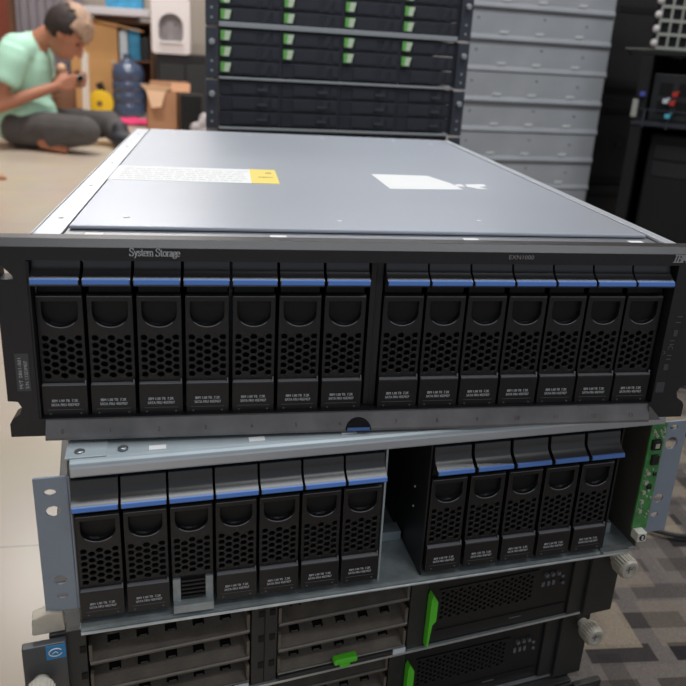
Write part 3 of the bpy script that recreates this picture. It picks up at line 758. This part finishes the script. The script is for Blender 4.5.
for z in (.503, .591, .679):
    for c in range(4):
        for r in range(3):
            kind = pk if z == .503 else pg
            if z == .591 and r == 0 and c > 0: kind = pd
            d = kind if id(kind) not in used else copy_tree(kind)
            used.add(id(kind))
            d.location = MR @ Vector((c * UW / 4 + .003, .0, z + .0072 + r * .0266)); d.rotation_euler = (0, 0, RYAW)
            what = {id(pg): 'green-latched caddy', id(pd): 'plain black caddy', id(pk): 'dark caddy'}[id(kind)]
            tag(d, '%s, %s row, %s column, %s' % (what, rown[r], coln[c], uz[z]), 'drive caddy', 'drive caddies in the servers behind')
# ------------------------------------------------------------------ grey metal chassis stack
GY = .078; MG = Matrix.Translation((.585, 1.676, 0)) @ Matrix.Rotation(GY, 4, 'Z')
gp = None
for i in range(11):
    z = .0025 + .0873 * i
    if i == 0:
        gp = empty('metal_chassis')
        k = MB(); k.prism([(.0, .001), (.0, .0860), (.52, .0860), (.52, .001)], 0, .468); bd = k.build('body', 'grey_case', gp, .0008)
        k = MB(); k.prism([(.002, .0005), (-.0055, .0015), (-.0065, .004), (-.006, .008), (-.002, .0150), (.002, .0200)], .0, .468); k.build('lower_fold', 'grey_case_b', bd, .0006)
        k = MB()
        for x in (.10, .215, .345): k.prism([(x, .0215), (x + .024, .0215), (x + .028, .0275), (x + .004, .0275)], -.0035, .001, 'y')
        k.build('slot_tab', 'slot_white', bd, split=True)
        k = MB()
        for x, zz in ((.03, .060), (.24, .066), (.38, .055), (.42, .012)): k.lathe([(.0028, -.001), (.0028, .005)], (x, 0, zz), 'y', 8)
        k.build('punched_hole', 'dark_metal', bd, split=True)
        g = gp
    else: g = copy_tree(gp)
    jx = [0, .004, -.003, .002, 0, .003, -.002, .004, .0, -.004, .003][i]
    g.location = MG @ Vector((jx, jx, z)); g.rotation_euler = (0, 0, GY)
    names = ['at the very bottom, resting on the floor', 'second up from the floor', 'third up from the floor', 'fourth up from the floor', 'fifth up from the floor', 'sixth up from the floor', 'seventh up from the floor', 'eighth up, third below the top', 'ninth up, second below the top', 'tenth up, directly below the top one', 'at the very top']
    tag(g, 'flat grey metal chassis of the tall stack, ' + names[i], 'chassis', 'grey metal chassis in a tall stack')

# ------------------------------------------------------------------ black cases and shelf at right
def case(x, y, z, w, d, h, yaw, label, m='black_case'):
    r = empty('black_case', (x, y, z), yaw, label, 'case', 'black cases beside the grey stack')
    k = MB(); k.box(0, w, 0, d, .0005, h); k.build('body', m, r, .004, 3)
    k = MB(); k.box(w * .12, w * .88, -.0035, -.0005, h * .80, h * .86); k.box(w * .05, w * .95, -.003, -.0005, h * .04, h * .08); k.build('front_rib', 'black_case_b', r, .001, split=True)
    k = MB(); k.lathe([(.010, -.006), (.010, .0)], (w * .5, 0, h * .45), 'y', 14); k.build('lock', 'rack_dark', r)
    return r
case(1.128, 1.90, 0, .22, .45, .258, .05, 'black case standing on the floor right of the grey stack')
case(1.133, 1.89, .2585, .20, .45, .296, .03, 'black case in the middle of the black pile by the grey stack')
case(1.150, 1.91, .555, .19, .43, .330, .09, 'uppermost black case of the pile by the grey stack')
SH = empty('shelving_unit', (1.056, 1.525, 0), -.75, 'dark shelving unit at the right with electronics on it', 'shelf')
k = MB()
for x in (0, .42):
    for y in (0, .38): k.box(x, x + .03, y, y + .03, 0, .6855)
k.build('frame_post', 'black_case_b', SH, .002, split=True)
k = MB(); k.box(0, .45, -.002, .41, .492, .508); k.box(0, .45, -.002, .41, .686, .700); k.box(0, .45, -.002, .41, .08, .10); k.build('shelf_board', 'black_case_b', SH, .002, split=True)
k = MB(); k.box(.03, .42, .400, .405, .1, .686); k.build('back_panel', 'black_case_b', SH)
k = MB(); k.box(.002, .006, .03, .38, .1, .686); k.build('side_panel', 'black_case_b', SH)
k = MB(); k.box(0, .45, -.0045, -.002, .496, .504)
for i in range(7): k.box(.03 + i * .065, .036 + i * .065, -.010, -.002, .490, .540)
k.box(.0, .45, -.010, -.004, .538, .541); k.build('wire_rail', 'rack_ear', SH)
k = MB(); k.box(-.004, .012, -.012, -.001, .515, .565); k.build('corner_joint', 'cage_grey', SH, .003)
MS = Matrix.Translation((1.056, 1.525, 0)) @ Matrix.Rotation(-.75, 4, 'Z')
def onshelf(mb, name, m, label, cat, bev=.0, group=None):
    for v in mb.bm.verts: v.co = MS @ v.co
    return tag(mb.build(name, m, None, bev), label, cat, group)
# lattice cage
r = empty('module_cage', (1.068, 1.515, .7005), -.02, 'pale grey lattice cage on the top board of the dark shelving', 'cage')
k = MB()
for i in range(6): k.box(.012, .40, -.004, .0, .002 + i * .036, .010 + i * .036)
for i in range(13): k.box(.012 + i * .0318, .017 + i * .0318, -.0045, .0, .002, .19)
k.box(.012, .40, 0, .16, .001, .004); k.box(.396, .40, 0, .16, .001, .19);  k.box(.012, .40, 0, .16, .187, .19)
k.build('lattice', 'cage_grey', r)
k = MB(); k.box(.017, .395, .03, .034, .004, .186); k.build('dark_filling', 'black_case_b', r)
k = MB()
for i in range(5): k.ball((.006, -.004, .018 + i * .037), .010, (1, .8, 1), 12)
k.build('corner_roller', 'white_plastic', r, split=True)
k = MB(); k.box(.15, .20, -.012, -.003, .686, .700); onshelf(k, 'yellow_tag', 'yellow', 'small yellow tag on the edge of the dark shelving top board', 'tag', .002)
for nme, x, z, m, lab in (('network_cable', .014, .575, 'plug_blue', 'blue plug bundle at the left end of the dark shelf'), ('network_cable', .100, .580, 'red', 'upper red connector on the dark shelf'),
                          ('network_cable', .096, .556, 'red', 'lower red connector on the dark shelf, below the other'), ('network_cable', .090, .520, 'plug_cyan', 'light blue connector low on the dark shelf'), ('network_cable', .078, .560, 'bag_white', 'white connector between the blue and red ones')):
    r = empty('network_connector', MS @ Vector((x, -.012, z)), -.75, lab, 'connector', 'coloured connectors on the dark shelf')
    k = MB(); k.box(0, .014, -.006, .004, 0, .012); b = k.build('plug', m, r, .001)
    k = MB(); k.tube([(.007, .004, .006), (.007, .03, .012), (.01, .06, .01)], .003, 8); k.build('cord', m, r)
r = empty('patch_panel', MS @ Vector((.035, .03, .5085)), -.75, 'black rack unit on the middle board of the dark shelving', 'rack unit')
k = MB(); k.box(0, .38, 0, .3, 0, .13); k.build('body', 'black_case', r, .003)
k = MB()
for j in range(2):
    for i in range(6): k.box(.02 + i * .052, .056 + i * .052, -.002, .0, .022 + j * .05, .056 + j * .05)
k.build('port', 'void', r)
case2 = empty('computer_case', MS @ Vector((.05, .05, .1005)), -.75, 'black computer case on the lowest board of the dark shelving', 'case')
k = MB(); k.box(0, .17, 0, .34, 0, .37); k.build('body', 'black_case_b', case2, .006); 
k = MB(); k.box(.02, .15, -.003, 0, .25, .29); k.box(.02, .15, -.003, 0, .30, .34); k.build('drive_cover', 'black_case', case2, .001, split=True)
k = MB(); k.prism([(0, 0), (.17, 0), (.18, .13), (-.01, .13)], 0, .16, 'y'); k.box(-.008, .178, .0, .16, .13, .133)
cb = k.build('cardboard_box', 'cardboard', None, .002); cb.location = (1.15, 1.03, .001); cb.rotation_euler = (0, 0, -.2)
tag(cb, 'small brown cardboard box on the floor in front of the dark shelving', 'box')

# ------------------------------------------------------------------ person, cross-legged on the floor
PE = empty('person', (-1.24, 4.15, 0), .0, 'person in mint green t-shirt sitting on the floor, head bent over hands', 'person')
def remesh(o, vox, smooth=6):
    r = o.modifiers.new('remesh', 'REMESH'); r.mode = 'VOXEL'; r.voxel_size = vox; r.use_smooth_shade = True
    s = o.modifiers.new('smooth', 'SMOOTH'); s.factor = .6; s.iterations = smooth
    dg = bpy.context.evaluated_depsgraph_get(); dg.update()
    me = bpy.data.meshes.new_from_object(o.evaluated_get(dg)); o.modifiers.clear(); o.data = me
    for p in me.polygons: p.use_smooth = True
    return o
# joints relative to PE: x towards where the person faces, y away from camera, z up
pel = Vector((.02, 0, .11)); wai = Vector((-.015, 0, .24)); che = Vector((.0, 0, .42)); neck0 = Vector((.06, 0, .560)); neck1 = Vector((.135, -.005, .588))
shR = Vector((.0, -.16, .500)); shL = Vector((.03, .16, .500)); elR = Vector((-.095, -.25, .225)); wrR = Vector((.165, -.13, .325))
elL = Vector((.03, .27, .26)); wrL = Vector((.21, .08, .335))
hpR = Vector((.03, -.10, .10)); hpL = Vector((.03, .10, .10)); knR = Vector((.34, -.26, .120)); anR = Vector((.12, -.20, .045)); toR = Vector((.235, -.27, .022))
knL = Vector((.40, .20, .11)); anL = Vector((.50, -.02, .055)); toL = Vector((.60, -.08, .03))
hc = Vector((.228, -.01, .596)); tilt = Matrix.Rotation(math.radians(44), 4, 'Y')      # head bent forward
def H(x, y, z): return hc + (tilt @ Vector((x, y, z))) * 1.10
k = MB()
k.capsule(pel, wai, .125, .110); k.capsule(wai, che, .112, .130); k.capsule(che, neck0 - Vector((.02, 0, .06)), .130, .085)
k.capsule(shR + Vector((0, .05, 0)), shL - Vector((0, .05, 0)), .062, .062)
k.capsule(neck0 - Vector((.03, 0, .05)), neck1, .062, .052); k.capsule(neck1, H(-.03, 0, -.06), .052, .05)
for sh, el, wr in ((shR, elR, wrR), (shL, elL, wrL)):
    k.capsule(sh, el, .050, .040); k.capsule(el, wr, .041, .026)
for hp, kn, an, to in ((hpR, knR, anR, toR), (hpL, knL, anL, toL)):
    k.capsule(hp, kn, .088, .060); k.capsule(kn, an, .058, .036); k.capsule(an, to, .034, .022)
# head: skull, jaw, nose, ears, brows, lips
k.ball(H(-.012, 0, .030), .107, (1.0, .80, .95), 24); k.ball(H(.018, 0, -.035), .085, (.92, .80, 1.05), 20); k.ball(H(.050, 0, -.088), .034, (.9, 1.0, .7), 14)
k.capsule(H(.088, 0, .012), H(.112, 0, -.030), .010, .015); k.ball(H(.094, .013, -.034), .010); k.ball(H(.094, -.013, -.034), .010)
k.capsule(H(.078, -.034, .022), H(.088, -.008, .024), .010, .010); k.capsule(H(.078, .034, .022), H(.088, .008, .024), .010, .010)
k.capsule(H(.084, -.020, -.060), H(.084, .020, -.060), .009, .009); k.capsule(H(.080, -.016, -.070), H(.080, .016, -.070), .009, .009)
for s in (-1, 1): k.ball(H(-.005, s * .080, -.010), .026, (.75, .35, 1.15), 14)
# hands: palm, four unequal fingers curled round the phone, thumb from the side
def hand(wr, d, side):
    d = d.normalized(); up = Vector((0, 0, 1)); lat = d.cross(up).normalized() * side; nrm = lat.cross(d).normalized()
    c = wr + d * .045
    k.capsule(wr, wr + d * .030, .024, .024)
    for q in range(4): k.capsule(wr + d * .018 + up * (.006 - .006 * q) + lat * .004, wr + d * .082 + up * (.028 - .019 * q), .014, .0115)
    for q, L in enumerate((.030, .035, .032, .025)):
        b = wr + d * .084 + up * (.030 - .020 * q); m1 = b + d * L + lat * -.008; m2 = m1 + d * L * .45 + lat * -.030; m3 = m2 - d * L * .15 + lat * -.020
        k.capsule(b, m1, .0100, .0092); k.capsule(m1, m2, .0092, .0085); k.capsule(m2, m3, .0085, .0075)
    t0 = wr + d * .025 + up * .020; t1 = t0 + d * .030 + up * .026 - lat * .012; t2 = t1 + d * .030 + up * .006 - lat * .012
    k.capsule(t0, t1, .014, .0115); k.capsule(t1, t2, .0110, .0090)
hand(wrR, Vector((.95, .32, .30)), 1); hand(wrL, Vector((.90, -.42, .28)), -1)
body = k.build('body', 'skin', PE, fix=False); remesh(body, .0062, 4)
k = MB()
for s in (-1, 1): k.ball(H(.076, s * .030, .006), .011, (.8, 1.2, .55), 12)
k.build('eyes', 'eye', body)
k = MB(); k.capsule(H(.093, -.017, -.065), H(.093, .017, -.065), .004, .004); k.build('mouth', 'lip', body)
# shirt
k = MB()
k.capsule(pel + Vector((-.03, 0, .02)), wai, .140, .135); k.capsule(wai, che, .136, .148); k.capsule(che, neck0 - Vector((.035, 0, .085)), .146, .092)
k.capsule(shR + Vector((0, .04, 0)), shL - Vector((0, .04, 0)), .088, .088)
for sh, el in ((shR, elR), (shL, elL)):
    e = sh + (el - sh) * .60
    k.tube([sh + (sh - el) * .05, sh + (el - sh) * .15, sh + (el - sh) * .40, e], [.070, .086, .082, .082], 16)
k.capsule(neck0 - Vector((.05, 0, .09)), neck0 - Vector((.012, 0, .03)), .09, .072)
k.ball(pel + Vector((.0, -.02, .07)), .140, (1.0, 1.05, .9)); k.ball(pel + Vector((-.07, 0, -.01)), .125, (1, 1.25, .75))
sh_ = k.build('shirt', 'shirt', PE, fix=False); remesh(sh_, .010, 5)
for v in sh_.data.vertices: v.co += v.co.normalized() * .004 * noise.noise(v.co * 14)
# trousers
k = MB()
k.capsule(hpR - Vector((.05, 0, .0)), hpL - Vector((.05, 0, .0)), .100, .100)
for hp, kn, an in ((hpR, knR, anR), (hpL, knL, anL)):
    k.capsule(hp, kn, .103, .078); k.tube([kn, kn + (an - kn) * .4, kn + (an - kn) * .86], [.076, .066, .056], 16); k.ball(kn, .078)
tr_ = k.build('trousers', 'trousers', PE, fix=False); remesh(tr_, .011, 4)
for v in tr_.data.vertices:
    v.co += v.co.normalized() * .010 * noise.noise(v.co * 11 + Vector((3, 1, 2)))
    if v.co.z < .002: v.co.z = .002
for v in body.data.vertices:
    if v.co.z < .002: v.co.z = .002
# hair: dark back and sides, bleached top
def hair(name, m, keep, g):
    k = MB(); k.ball((0, 0, 0), .1, (1, 1, 1), 44)
    for v in k.bm.verts:
        n = v.co.normalized()
        v.co = Vector((n.x * .104 * g - .014, n.y * .088 * g, n.z * .102 * g + .034)) + n * (.010 * noise.noise(n * 7) + .006 * noise.noise(n * 18))
    bmesh.ops.delete(k.bm, geom=[v for v in k.bm.verts if not keep(v.co)], context='VERTS')
    for v in k.bm.verts: v.co = H(*v.co)
    o = k.build(name, m, PE, smooth=True); s = o.modifiers.new('s', 'SOLIDIFY'); s.thickness = .012; s.offset = -1; return o
hair('hair', 'hair_dark', lambda c: (c.x < .035 and c.z > -.045 + max(0, c.x + .02) * 1.2) or c.z > .07, 1.05)
o = hair('hair_fringe', 'hair_blond', lambda c: (c.x > -.01 and c.z > .050 - c.x * .25) or c.z > .108, 1.13)
tag(o, 'bleached blond hair on top')
k = MB()
for a, b, r1, r2 in ((anL + Vector((-.02, 0, .0)), toL + Vector((.02, -.01, .005)), .050, .036), (toL, toL + Vector((.05, -.03, .0)), .036, .030), (anL, anL + Vector((-.02, .03, .05)), .048, .046)): k.capsule(a, b, r1, r2)
so = k.build('shoe', 'shoe', PE, fix=False); remesh(so, .008, 3)
for v in so.data.vertices:
    if v.co.z < .001: v.co.z = .001
PE.scale = (1.07,) * 3
# phone in the hands
ph = empty('phone', PE.location + Vector((.302, -.052, .398)), .1, 'small pale phone held in the seated person\'s hands', 'phone')
k = MB(); k.box(-.035, .035, -.005, .004, -.020, .020); k.build('case', 'phone_white', ph, .003, 3)
k = MB(); k.box(-.031, .031, -.0056, -.005, -.017, .017); k.build('screen', 'void', ph)
ph.rotation_euler = (.5, -.4, .2)

# ------------------------------------------------------------------ far corner
def prop(name, m, label, cat, mb, bev=0, kids=()):
    o = mb.build(name, m, None, bev); return tag(o, label, cat)
# wooden cabinet
cab = empty('wooden_cabinet', (-1.40, 6.35, 0), 0, 'light wooden cabinet with an open shelf side, behind the seated person', 'cabinet')
k = MB(); k.box(0, .39, 0, .02, .02, .74); k.build('door', 'wood', cab, .003)
k = MB(); k.box(0, .68, .02, .5, 0.0, .02); k.box(0, .68, .02, .5, .74, .76); k.box(0, .02, .02, .5, .02, .74); k.box(.37, .39, .02, .5, .02, .74); k.box(.66, .68, .02, .5, .02, .74); k.box(0, .68, .48, .5, .02, .74); k.box(.39, .66, .02, .48, .43, .445)
k.build('carcass', 'wood_dark', cab, .002)
k = MB(); k.prism([(0, .764), (.20, .764), (.62, .69), (.60, .68), (.18, .75), (0, .75)], -.03, -.005, 'y'); k.build('trim_board', 'wood', cab, .002)
k = MB(); k.lathe([(.012, -.02), (.012, 0)], (.35, 0, .42), 'y', 12); k.build('knob', 'zinc_dull', cab)
k = MB(); k.box(-.02, .515, -.06, .55, .80, .86); wt = k.build('desk_top', 'white_top', None, .006); wt.location = (-1.24, 6.30, 0)
tag(wt, 'pale desk top above the wooden cabinet', 'desk top')
k = MB(); k.box(0, .30, 0, .20, 0, .12); pp = k.build('parcel', 'bag_blue', None, .006); pp.location = (-1.10, 6.40, .861); tag(pp, 'flat blue parcel lying on the pale desk top', 'parcel')
k = MB(); k.box(0, .34, 0, .40, 0, .797 - .761); sp = k.build('spacer_board', 'wood_dark', None); sp.location = (-1.2, 6.4, .7605); tag(sp, 'dark wooden block between cabinet and desk top', 'block')
# packages in the open shelf
for x, w, h, m, lab in ((.40, .07, .25, 'bag_white', 'white packet standing in the open shelf of the wooden cabinet'), (.475, .10, .27, 'bag_blue', 'blue patterned packet standing in the open shelf of the wooden cabinet'), (.578, .075, .20, 'black_case', 'dark packet standing in the open shelf of the wooden cabinet')):
    k = MB(); k.prism([(0, 0), (w, 0), (w * .96, h * .9), (w * .8, h), (w * .2, h * .97), (w * .03, h * .9)], 0, .18, 'y'); o = k.build('packet', m, None, .008, 3); o.location = (-1.40 + x, 6.375, .4455); tag(o, lab, 'packet', 'packets in the cabinet shelf')
# water bottle
wb = empty('water_bottle', (-.900, 6.08, 0), 0, 'big blue ribbed water bottle standing in front of the cabinet', 'water bottle')
k = MB(); k.lathe([(.10, .0), (.125, .01), (.130, .04), (.130, .10), (.121, .11), (.130, .12), (.130, .19), (.121, .20), (.130, .21), (.130, .28), (.121, .29), (.130, .30), (.130, .36), (.11, .41), (.06, .44), (.035, .455), (.030, .47)], seg=32); k.build('body', 'bottle_blue', wb)
k = MB(); k.lathe([(.033, .47), (.033, .50), (.028, .505)], seg=20); k.build('cap', 'bottle_blue', wb)
# dispenser on a black cupboard
bc = empty('black_cupboard', (-.62, 6.15, 0), 0, 'black cupboard carrying the white water dispenser', 'cupboard')
k = MB(); k.box(-.05, .42, 0, .42, 0, .52); k.build('body', 'black_case_b', bc, .004)
k = MB(); k.box(-.03, .18, -.012, 0, .03, .44); k.box(.19, .40, -.012, 0, .03, .44); k.build('door', 'black_case', bc, .003, split=True)
wd = empty('water_dispenser', (-.705, 6.12, .521), 0, 'white plastic tabletop water dispenser on the black cupboard', 'water dispenser')
k = MB(); 
def rr(x0, x1, z0, z1, r, n=5):
    P = []
    for cx, cz, a in ((x1 - r, z1 - r, 0), (x0 + r, z1 - r, PI / 2), (x0 + r, z0 + r, PI), (x1 - r, z0 + r, 3 * PI / 2)):
        for i in range(n + 1): t = a + PI / 2 * i / n; P.append((cx + r * math.cos(t), cz + r * math.sin(t)))
    return P
arch = [(.07, .10), (.245, .10)] + [(.2575, .14)] + ell(.1575, .22, .10, .10, 11, 0, PI, True) + [(.0575, .14)]
k.plate(rr(0, .315, 0, .44, .03), [arch[::-1]], 0, .03); k.box(.004, .311, .09, .32, .004, .436); k.box(.004, .311, .03, .09, .34, .436); k.box(.004, .311, .03, .09, .004, .09); k.box(.004, .05, .03, .09, .09, .34); k.box(.265, .311, .03, .09, .09, .34)
k.build('body', 'white_plastic', wd, .004, 2)
k = MB(); k.box(.052, .263, .078, .09, .095, .33); k.build('recess', 'recess_grey', wd)
for x in (.105, .195):
    k = MB(); k.box(x - .012, x + .012, .015, .078, .19, .235); k.lathe([(.012, .16), (.012, .19)], (x, .035, 0), seg=12); t = k.build('tap', 'recess_grey', wd, .003)
    k = MB(); k.box(x - .010, x + .010, -.01, .02, .232, .240); k.build('lever', 'rack_ear', t)
k = MB(); k.box(.06, .255, -.02, .05, .085, .098); k.build('drip_tray', 'white_plastic', wd, .003)
# cardboard box with open flaps
bx = empty('cardboard_box', (-.68, 5.00, 0), .0, 'open brown cardboard box with a pale flap folded out, behind the disk shelf', 'box')
k = MB(); k.box(.03, .245, 0, .006, 0, .29); k.box(.03, .245, .30, .306, 0, .29); k.box(.03, .036, 0, .306, 0, .29); k.box(.239, .245, 0, .306, 0, .29); k.box(.03, .245, 0, .306, 0, .006); k.build('body', 'cardboard', bx)
k = MB(); v = [k.bm.verts.new(p) for p in ((.03, -.002, .290), (.165, -.002, .290), (.135, -.05, .185), (.07, -.05, .175), (-.01, -.01, .335), (.22, -.01, .320))]
k.bm.faces.new((v[0], v[1], v[2], v[3])); k.bm.faces.new((v[0], v[4], v[5], v[1])); k._set(k.bm.faces, None)
fo = k.build('flap', 'cardboard_pale', bx); s = fo.modifiers.new('s', 'SOLIDIFY'); s.thickness = .004; tag(fo, 'pale inner side of the flap')
k = MB(); k.prism([(.0, .29), (.10, .345), (.105, .34), (.006, .286)], .20, .33, 'x') 
k.prism([(.28, .286), (.30, .34), (.296, .345), (.28, .292)], .03, .30, 'x'); k.build('flap', 'cardboard', bx, split=True)
k = MB(); k.box(0, .15, 0, .22, 0, .275); k.box(.01, .14, -.004, 0, .02, .26); o = k.build('black_crate', 'dark_metal', None, .004); o.location = (-.415, 4.93, 0); tag(o, 'black crate standing right of the open cardboard box', 'crate')
k = MB(); random.seed(5)
for i in range(7): k.ball((random.uniform(-.05, .05), random.uniform(-.03, .03), random.uniform(.04, .16)), random.uniform(.025, .045), seg=10)
o = k.build('plastic_bag', 'recess_grey', None, fix=False); remesh(o, .008, 2); o.location = (-.25, 4.75, 0)
for v in o.data.vertices:
    if v.co.z < 0.06: v.co.z = max(.001, (v.co.z - .0) * 1.0)
o.location.z = 0; mz = min(v.co.z for v in o.data.vertices)
for v in o.data.vertices: v.co.z -= mz
tag(o, 'crumpled grey plastic bag beside the black crate', 'bag')
# yellow reel, tube
yr = empty('tape_reel', (-1.115, 5.96, .105), 0, 'bright yellow reel standing on edge beside the water bottle', 'reel')
k = MB(); k.lathe([(.022, -.03), (.085, -.03), (.105, -.026), (.105, .026), (.085, .03), (.022, .03)], axis='y', seg=36); k.build('winding', 'tape_yellow', yr)
k = MB(); k.lathe([(.022, -.034), (.022, .034)], axis='y', seg=18); k.build('hub', 'wood_dark', yr)
k = MB(); k.tube([(-1.20, 5.80, .025), (-1.20, 5.86, .50)], .030, 14); tag(k.build('cream_tube', 'tube_cream', None), 'cream tube leaning upright behind the seated person\'s hands', 'tube')
k = MB(); k.tube([(-1.195, 5.66, .004), (-1.19, 5.78, .72)], .010, 8); tag(k.build('thin_stick', 'tube_cream', None), 'thin pale stick standing beside the cream tube', 'stick')
k = MB(); k.tube([(-1.14, 6.10, .30), (-1.06, 6.10, .08)], .030, 8); 
o = k.build('dark_tool', 'black_case_b', None); o.location.z = -.04; tag(o, 'slanting dark tool behind the yellow reel', 'tool')
k = MB(); k.lathe([(.085, 0), (.10, .02), (.10, .26), (.05, .32), (.045, .36)], seg=18); o = k.build('brown_jug', 'wood_dark', None); o.location = (-1.36, 5.75, 0); tag(o, 'brown jug on the floor behind the seated person\'s hands', 'jug')
k = MB(); k.ball((0, 0, .02), .034, (1, 1, 1), 14); o = k.build('yellow_ball', 'cardboard_pale', None); o.location = (-1.36, 5.75, .36); tag(o, 'pale round stopper on the brown jug', 'stopper')
# pink cloth, brown cloth
k = MB(); n = 18
V = [[k.bm.verts.new((-.30 + .62 * i / n, -.22 + .42 * j / n, .012 + .018 * noise.noise(Vector((i * .4, j * .4, 0))) + .03 * math.exp(-((i - 9) ** 2 + (j - 9) ** 2) / 60))) for j in range(n + 1)] for i in range(n + 1)]
for i in range(n):
    for j in range(n): k.bm.faces.new((V[i][j], V[i + 1][j], V[i + 1][j + 1], V[i][j + 1]))
k._set(k.bm.faces, None); o = k.build('pink_cloth', 'pink', None, smooth=True); o.location = (-.86, 5.52, .0); o.scale = (.8, .75, 1); s = o.modifiers.new('s', 'SOLIDIFY'); s.thickness = .006; tag(o, 'bright pink cloth lying flat on the floor behind the seated person', 'cloth')
k = MB(); k.lathe([(.10, 0), (.12, .02), (.12, .34), (.10, .36)], seg=20); o = k.build('dark_bin', 'brown_cloth', None); o.location = (-1.62, 5.6, 0); tag(o, 'dark brown bin on the floor behind the seated person\'s back', 'bin')
# cardboard sheet at left edge
k = MB(); k.plate([(0, 0), (.30, -.02), (.26, .07), (.02, .10)], [], .0, .012, axis='z'); o = k.build('cardboard_sheet', 'cardboard', None); o.location = (-1.375, 3.04, .0); tag(o, 'flat piece of brown cardboard on the tiled floor at left', 'cardboard')
# cable on the carpet
k = MB(); P = [(.50, .36), (.56, .33), (.64, .345), (.74, .40), (.86, .42), (1.0, .38), (1.15, .45)]
k.tube([(p.x, p.y, .010) for p in crom(P, 5)], .0035, 8); tag(k.build('cable', 'cable_black', None), 'thick dark cable curving over the patterned carpet', 'cable')
k = MB(); P = [(.62, .62), (.70, .75), (.85, .80), (.98, .70), (.92, .55), (.78, .55), (.70, .68), (.80, .90), (1.0, .95)]
k.tube([(p.x, p.y, .010 + i * .0004) for i, p in enumerate(crom(P, 5))], .004, 8); tag(k.build('cable', 'cable_black', None), 'looped dark cable lying on the carpet beside the stack', 'cable')

# ------------------------------------------------------------------ room
def struct(name, m, *boxes):
    o = one(name, m, None, 0, *boxes); o['kind'] = 'structure'; return o
struct('floor', 'floor_tile', (-3.2, 3.6, -2.6, 7.3, -.05, 0))
cp = struct('carpet', 'carpet', (.02, 3.0, -1.2, 1.36, .0002, .0008)); cp['kind'] = ''; del cp['kind']
tag(cp, 'patterned grey and tan carpet under and right of the server stack', 'carpet')
s5.location.z = .001
struct('wall_back', 'wall_paint', (-3.2, 3.6, 7.0, 7.1, 0, 2.8))
struct('wall_left', 'wall_paint', (-3.2, -3.1, -2.6, 7.0, 0, 2.8))
struct('wall_right', 'wall_paint', (3.5, 3.6, -2.6, 7.0, 0, 2.8))
struct('ceiling', 'ceiling_paint', (-3.2, 3.6, -2.6, 7.1, 2.8, 2.85))
d1 = struct('door_1', 'door_red', (-2.85, -2.02, 6.94, 6.995, 0, 2.1))
struct('trim_1', 'wood_dark', (-2.02, -1.96, 6.93, 6.998, 0, 2.15))
k = MB(); pr = []
for i in range(41): pr.append((-1.94 + .58 * i / 40, 6.86 + .02 * math.sin(i * 1.25)))
pr2 = [(x, y + .012) for x, y in pr][::-1]
k.prism(pr + pr2, .05, 2.0, 'z'); tag(k.build('curtain', 'curtain', None), 'greyish mauve curtain hanging between the red door and the cabinet', 'curtain')

# ceiling lights
for i, (x, y) in enumerate(((-.22, .1), (1.12, .1), (-.9, 3.6), (.9, 3.6), (-.9, 5.6), (.7, -1.1))):
    f = empty('ceiling_light', (x, y, 2.8), 0, 'long white ceiling light fitting, %s' % ['directly above the disk shelf', 'above the carpet right of the disk shelf', 'halfway back on the left', 'halfway back on the right', 'at the back left corner', 'above and behind the camera'][i], 'ceiling light', 'ceiling light fittings')
    one('housing', 'white_plastic', f, .005, (-.65, .65, -.12, .12, -.06, -.001))
    L = bpy.data.lights.new('lamp', 'AREA'); L.shape = 'RECTANGLE'; L.size = 1.2; L.size_y = .2
    L.energy = [21, 20, 52, 28, 40, 9][i]; L.color = (1, .975, .94) if i in (2, 4) else (.93, .97, 1.0)
    lo_ = bpy.data.objects.new('lamp', L); COL.objects.link(lo_); lo_.parent = f; lo_.location = (0, 0, -.065)
W = bpy.data.worlds.new('world'); S.world = W; W.use_nodes = True
W.node_tree.nodes['Background'].inputs[0].default_value = (.80, .90, 1, 1); W.node_tree.nodes['Background'].inputs[1].default_value = .35

# ------------------------------------------------------------------ camera
RIGHT = Vector((0.98480, -0.16373, 0.05780)); FWD = Vector((0.17355, 0.93246, -0.31796))
FWD.normalize(); RIGHT = (RIGHT - FWD * RIGHT.dot(FWD)).normalized(); UP = RIGHT.cross(FWD)
cam = bpy.data.cameras.new('camera'); co = bpy.data.objects.new('camera', cam); COL.objects.link(co)
co.matrix_world = Matrix(((RIGHT.x, UP.x, -FWD.x, -.1027), (RIGHT.y, UP.y, -FWD.y, -.4639), (RIGHT.z, UP.z, -FWD.z, .6563), (0, 0, 0, 1)))
cam.sensor_width = 36; cam.lens = 726.64 / 686 * 36; cam.shift_x = -(352.66 - 343) / 686; cam.shift_y = (292.08 - 343) / 686
cam.clip_start = .02; cam.dof.use_dof = True; cam.dof.focus_distance = .54; cam.dof.aperture_fstop = 10.5
S.camera = co
S.view_settings.view_transform = 'Standard'; S.view_settings.look = 'None'; S.view_settings.gamma = 1; S.view_settings.exposure = 0
S.view_settings.use_curve_mapping = False
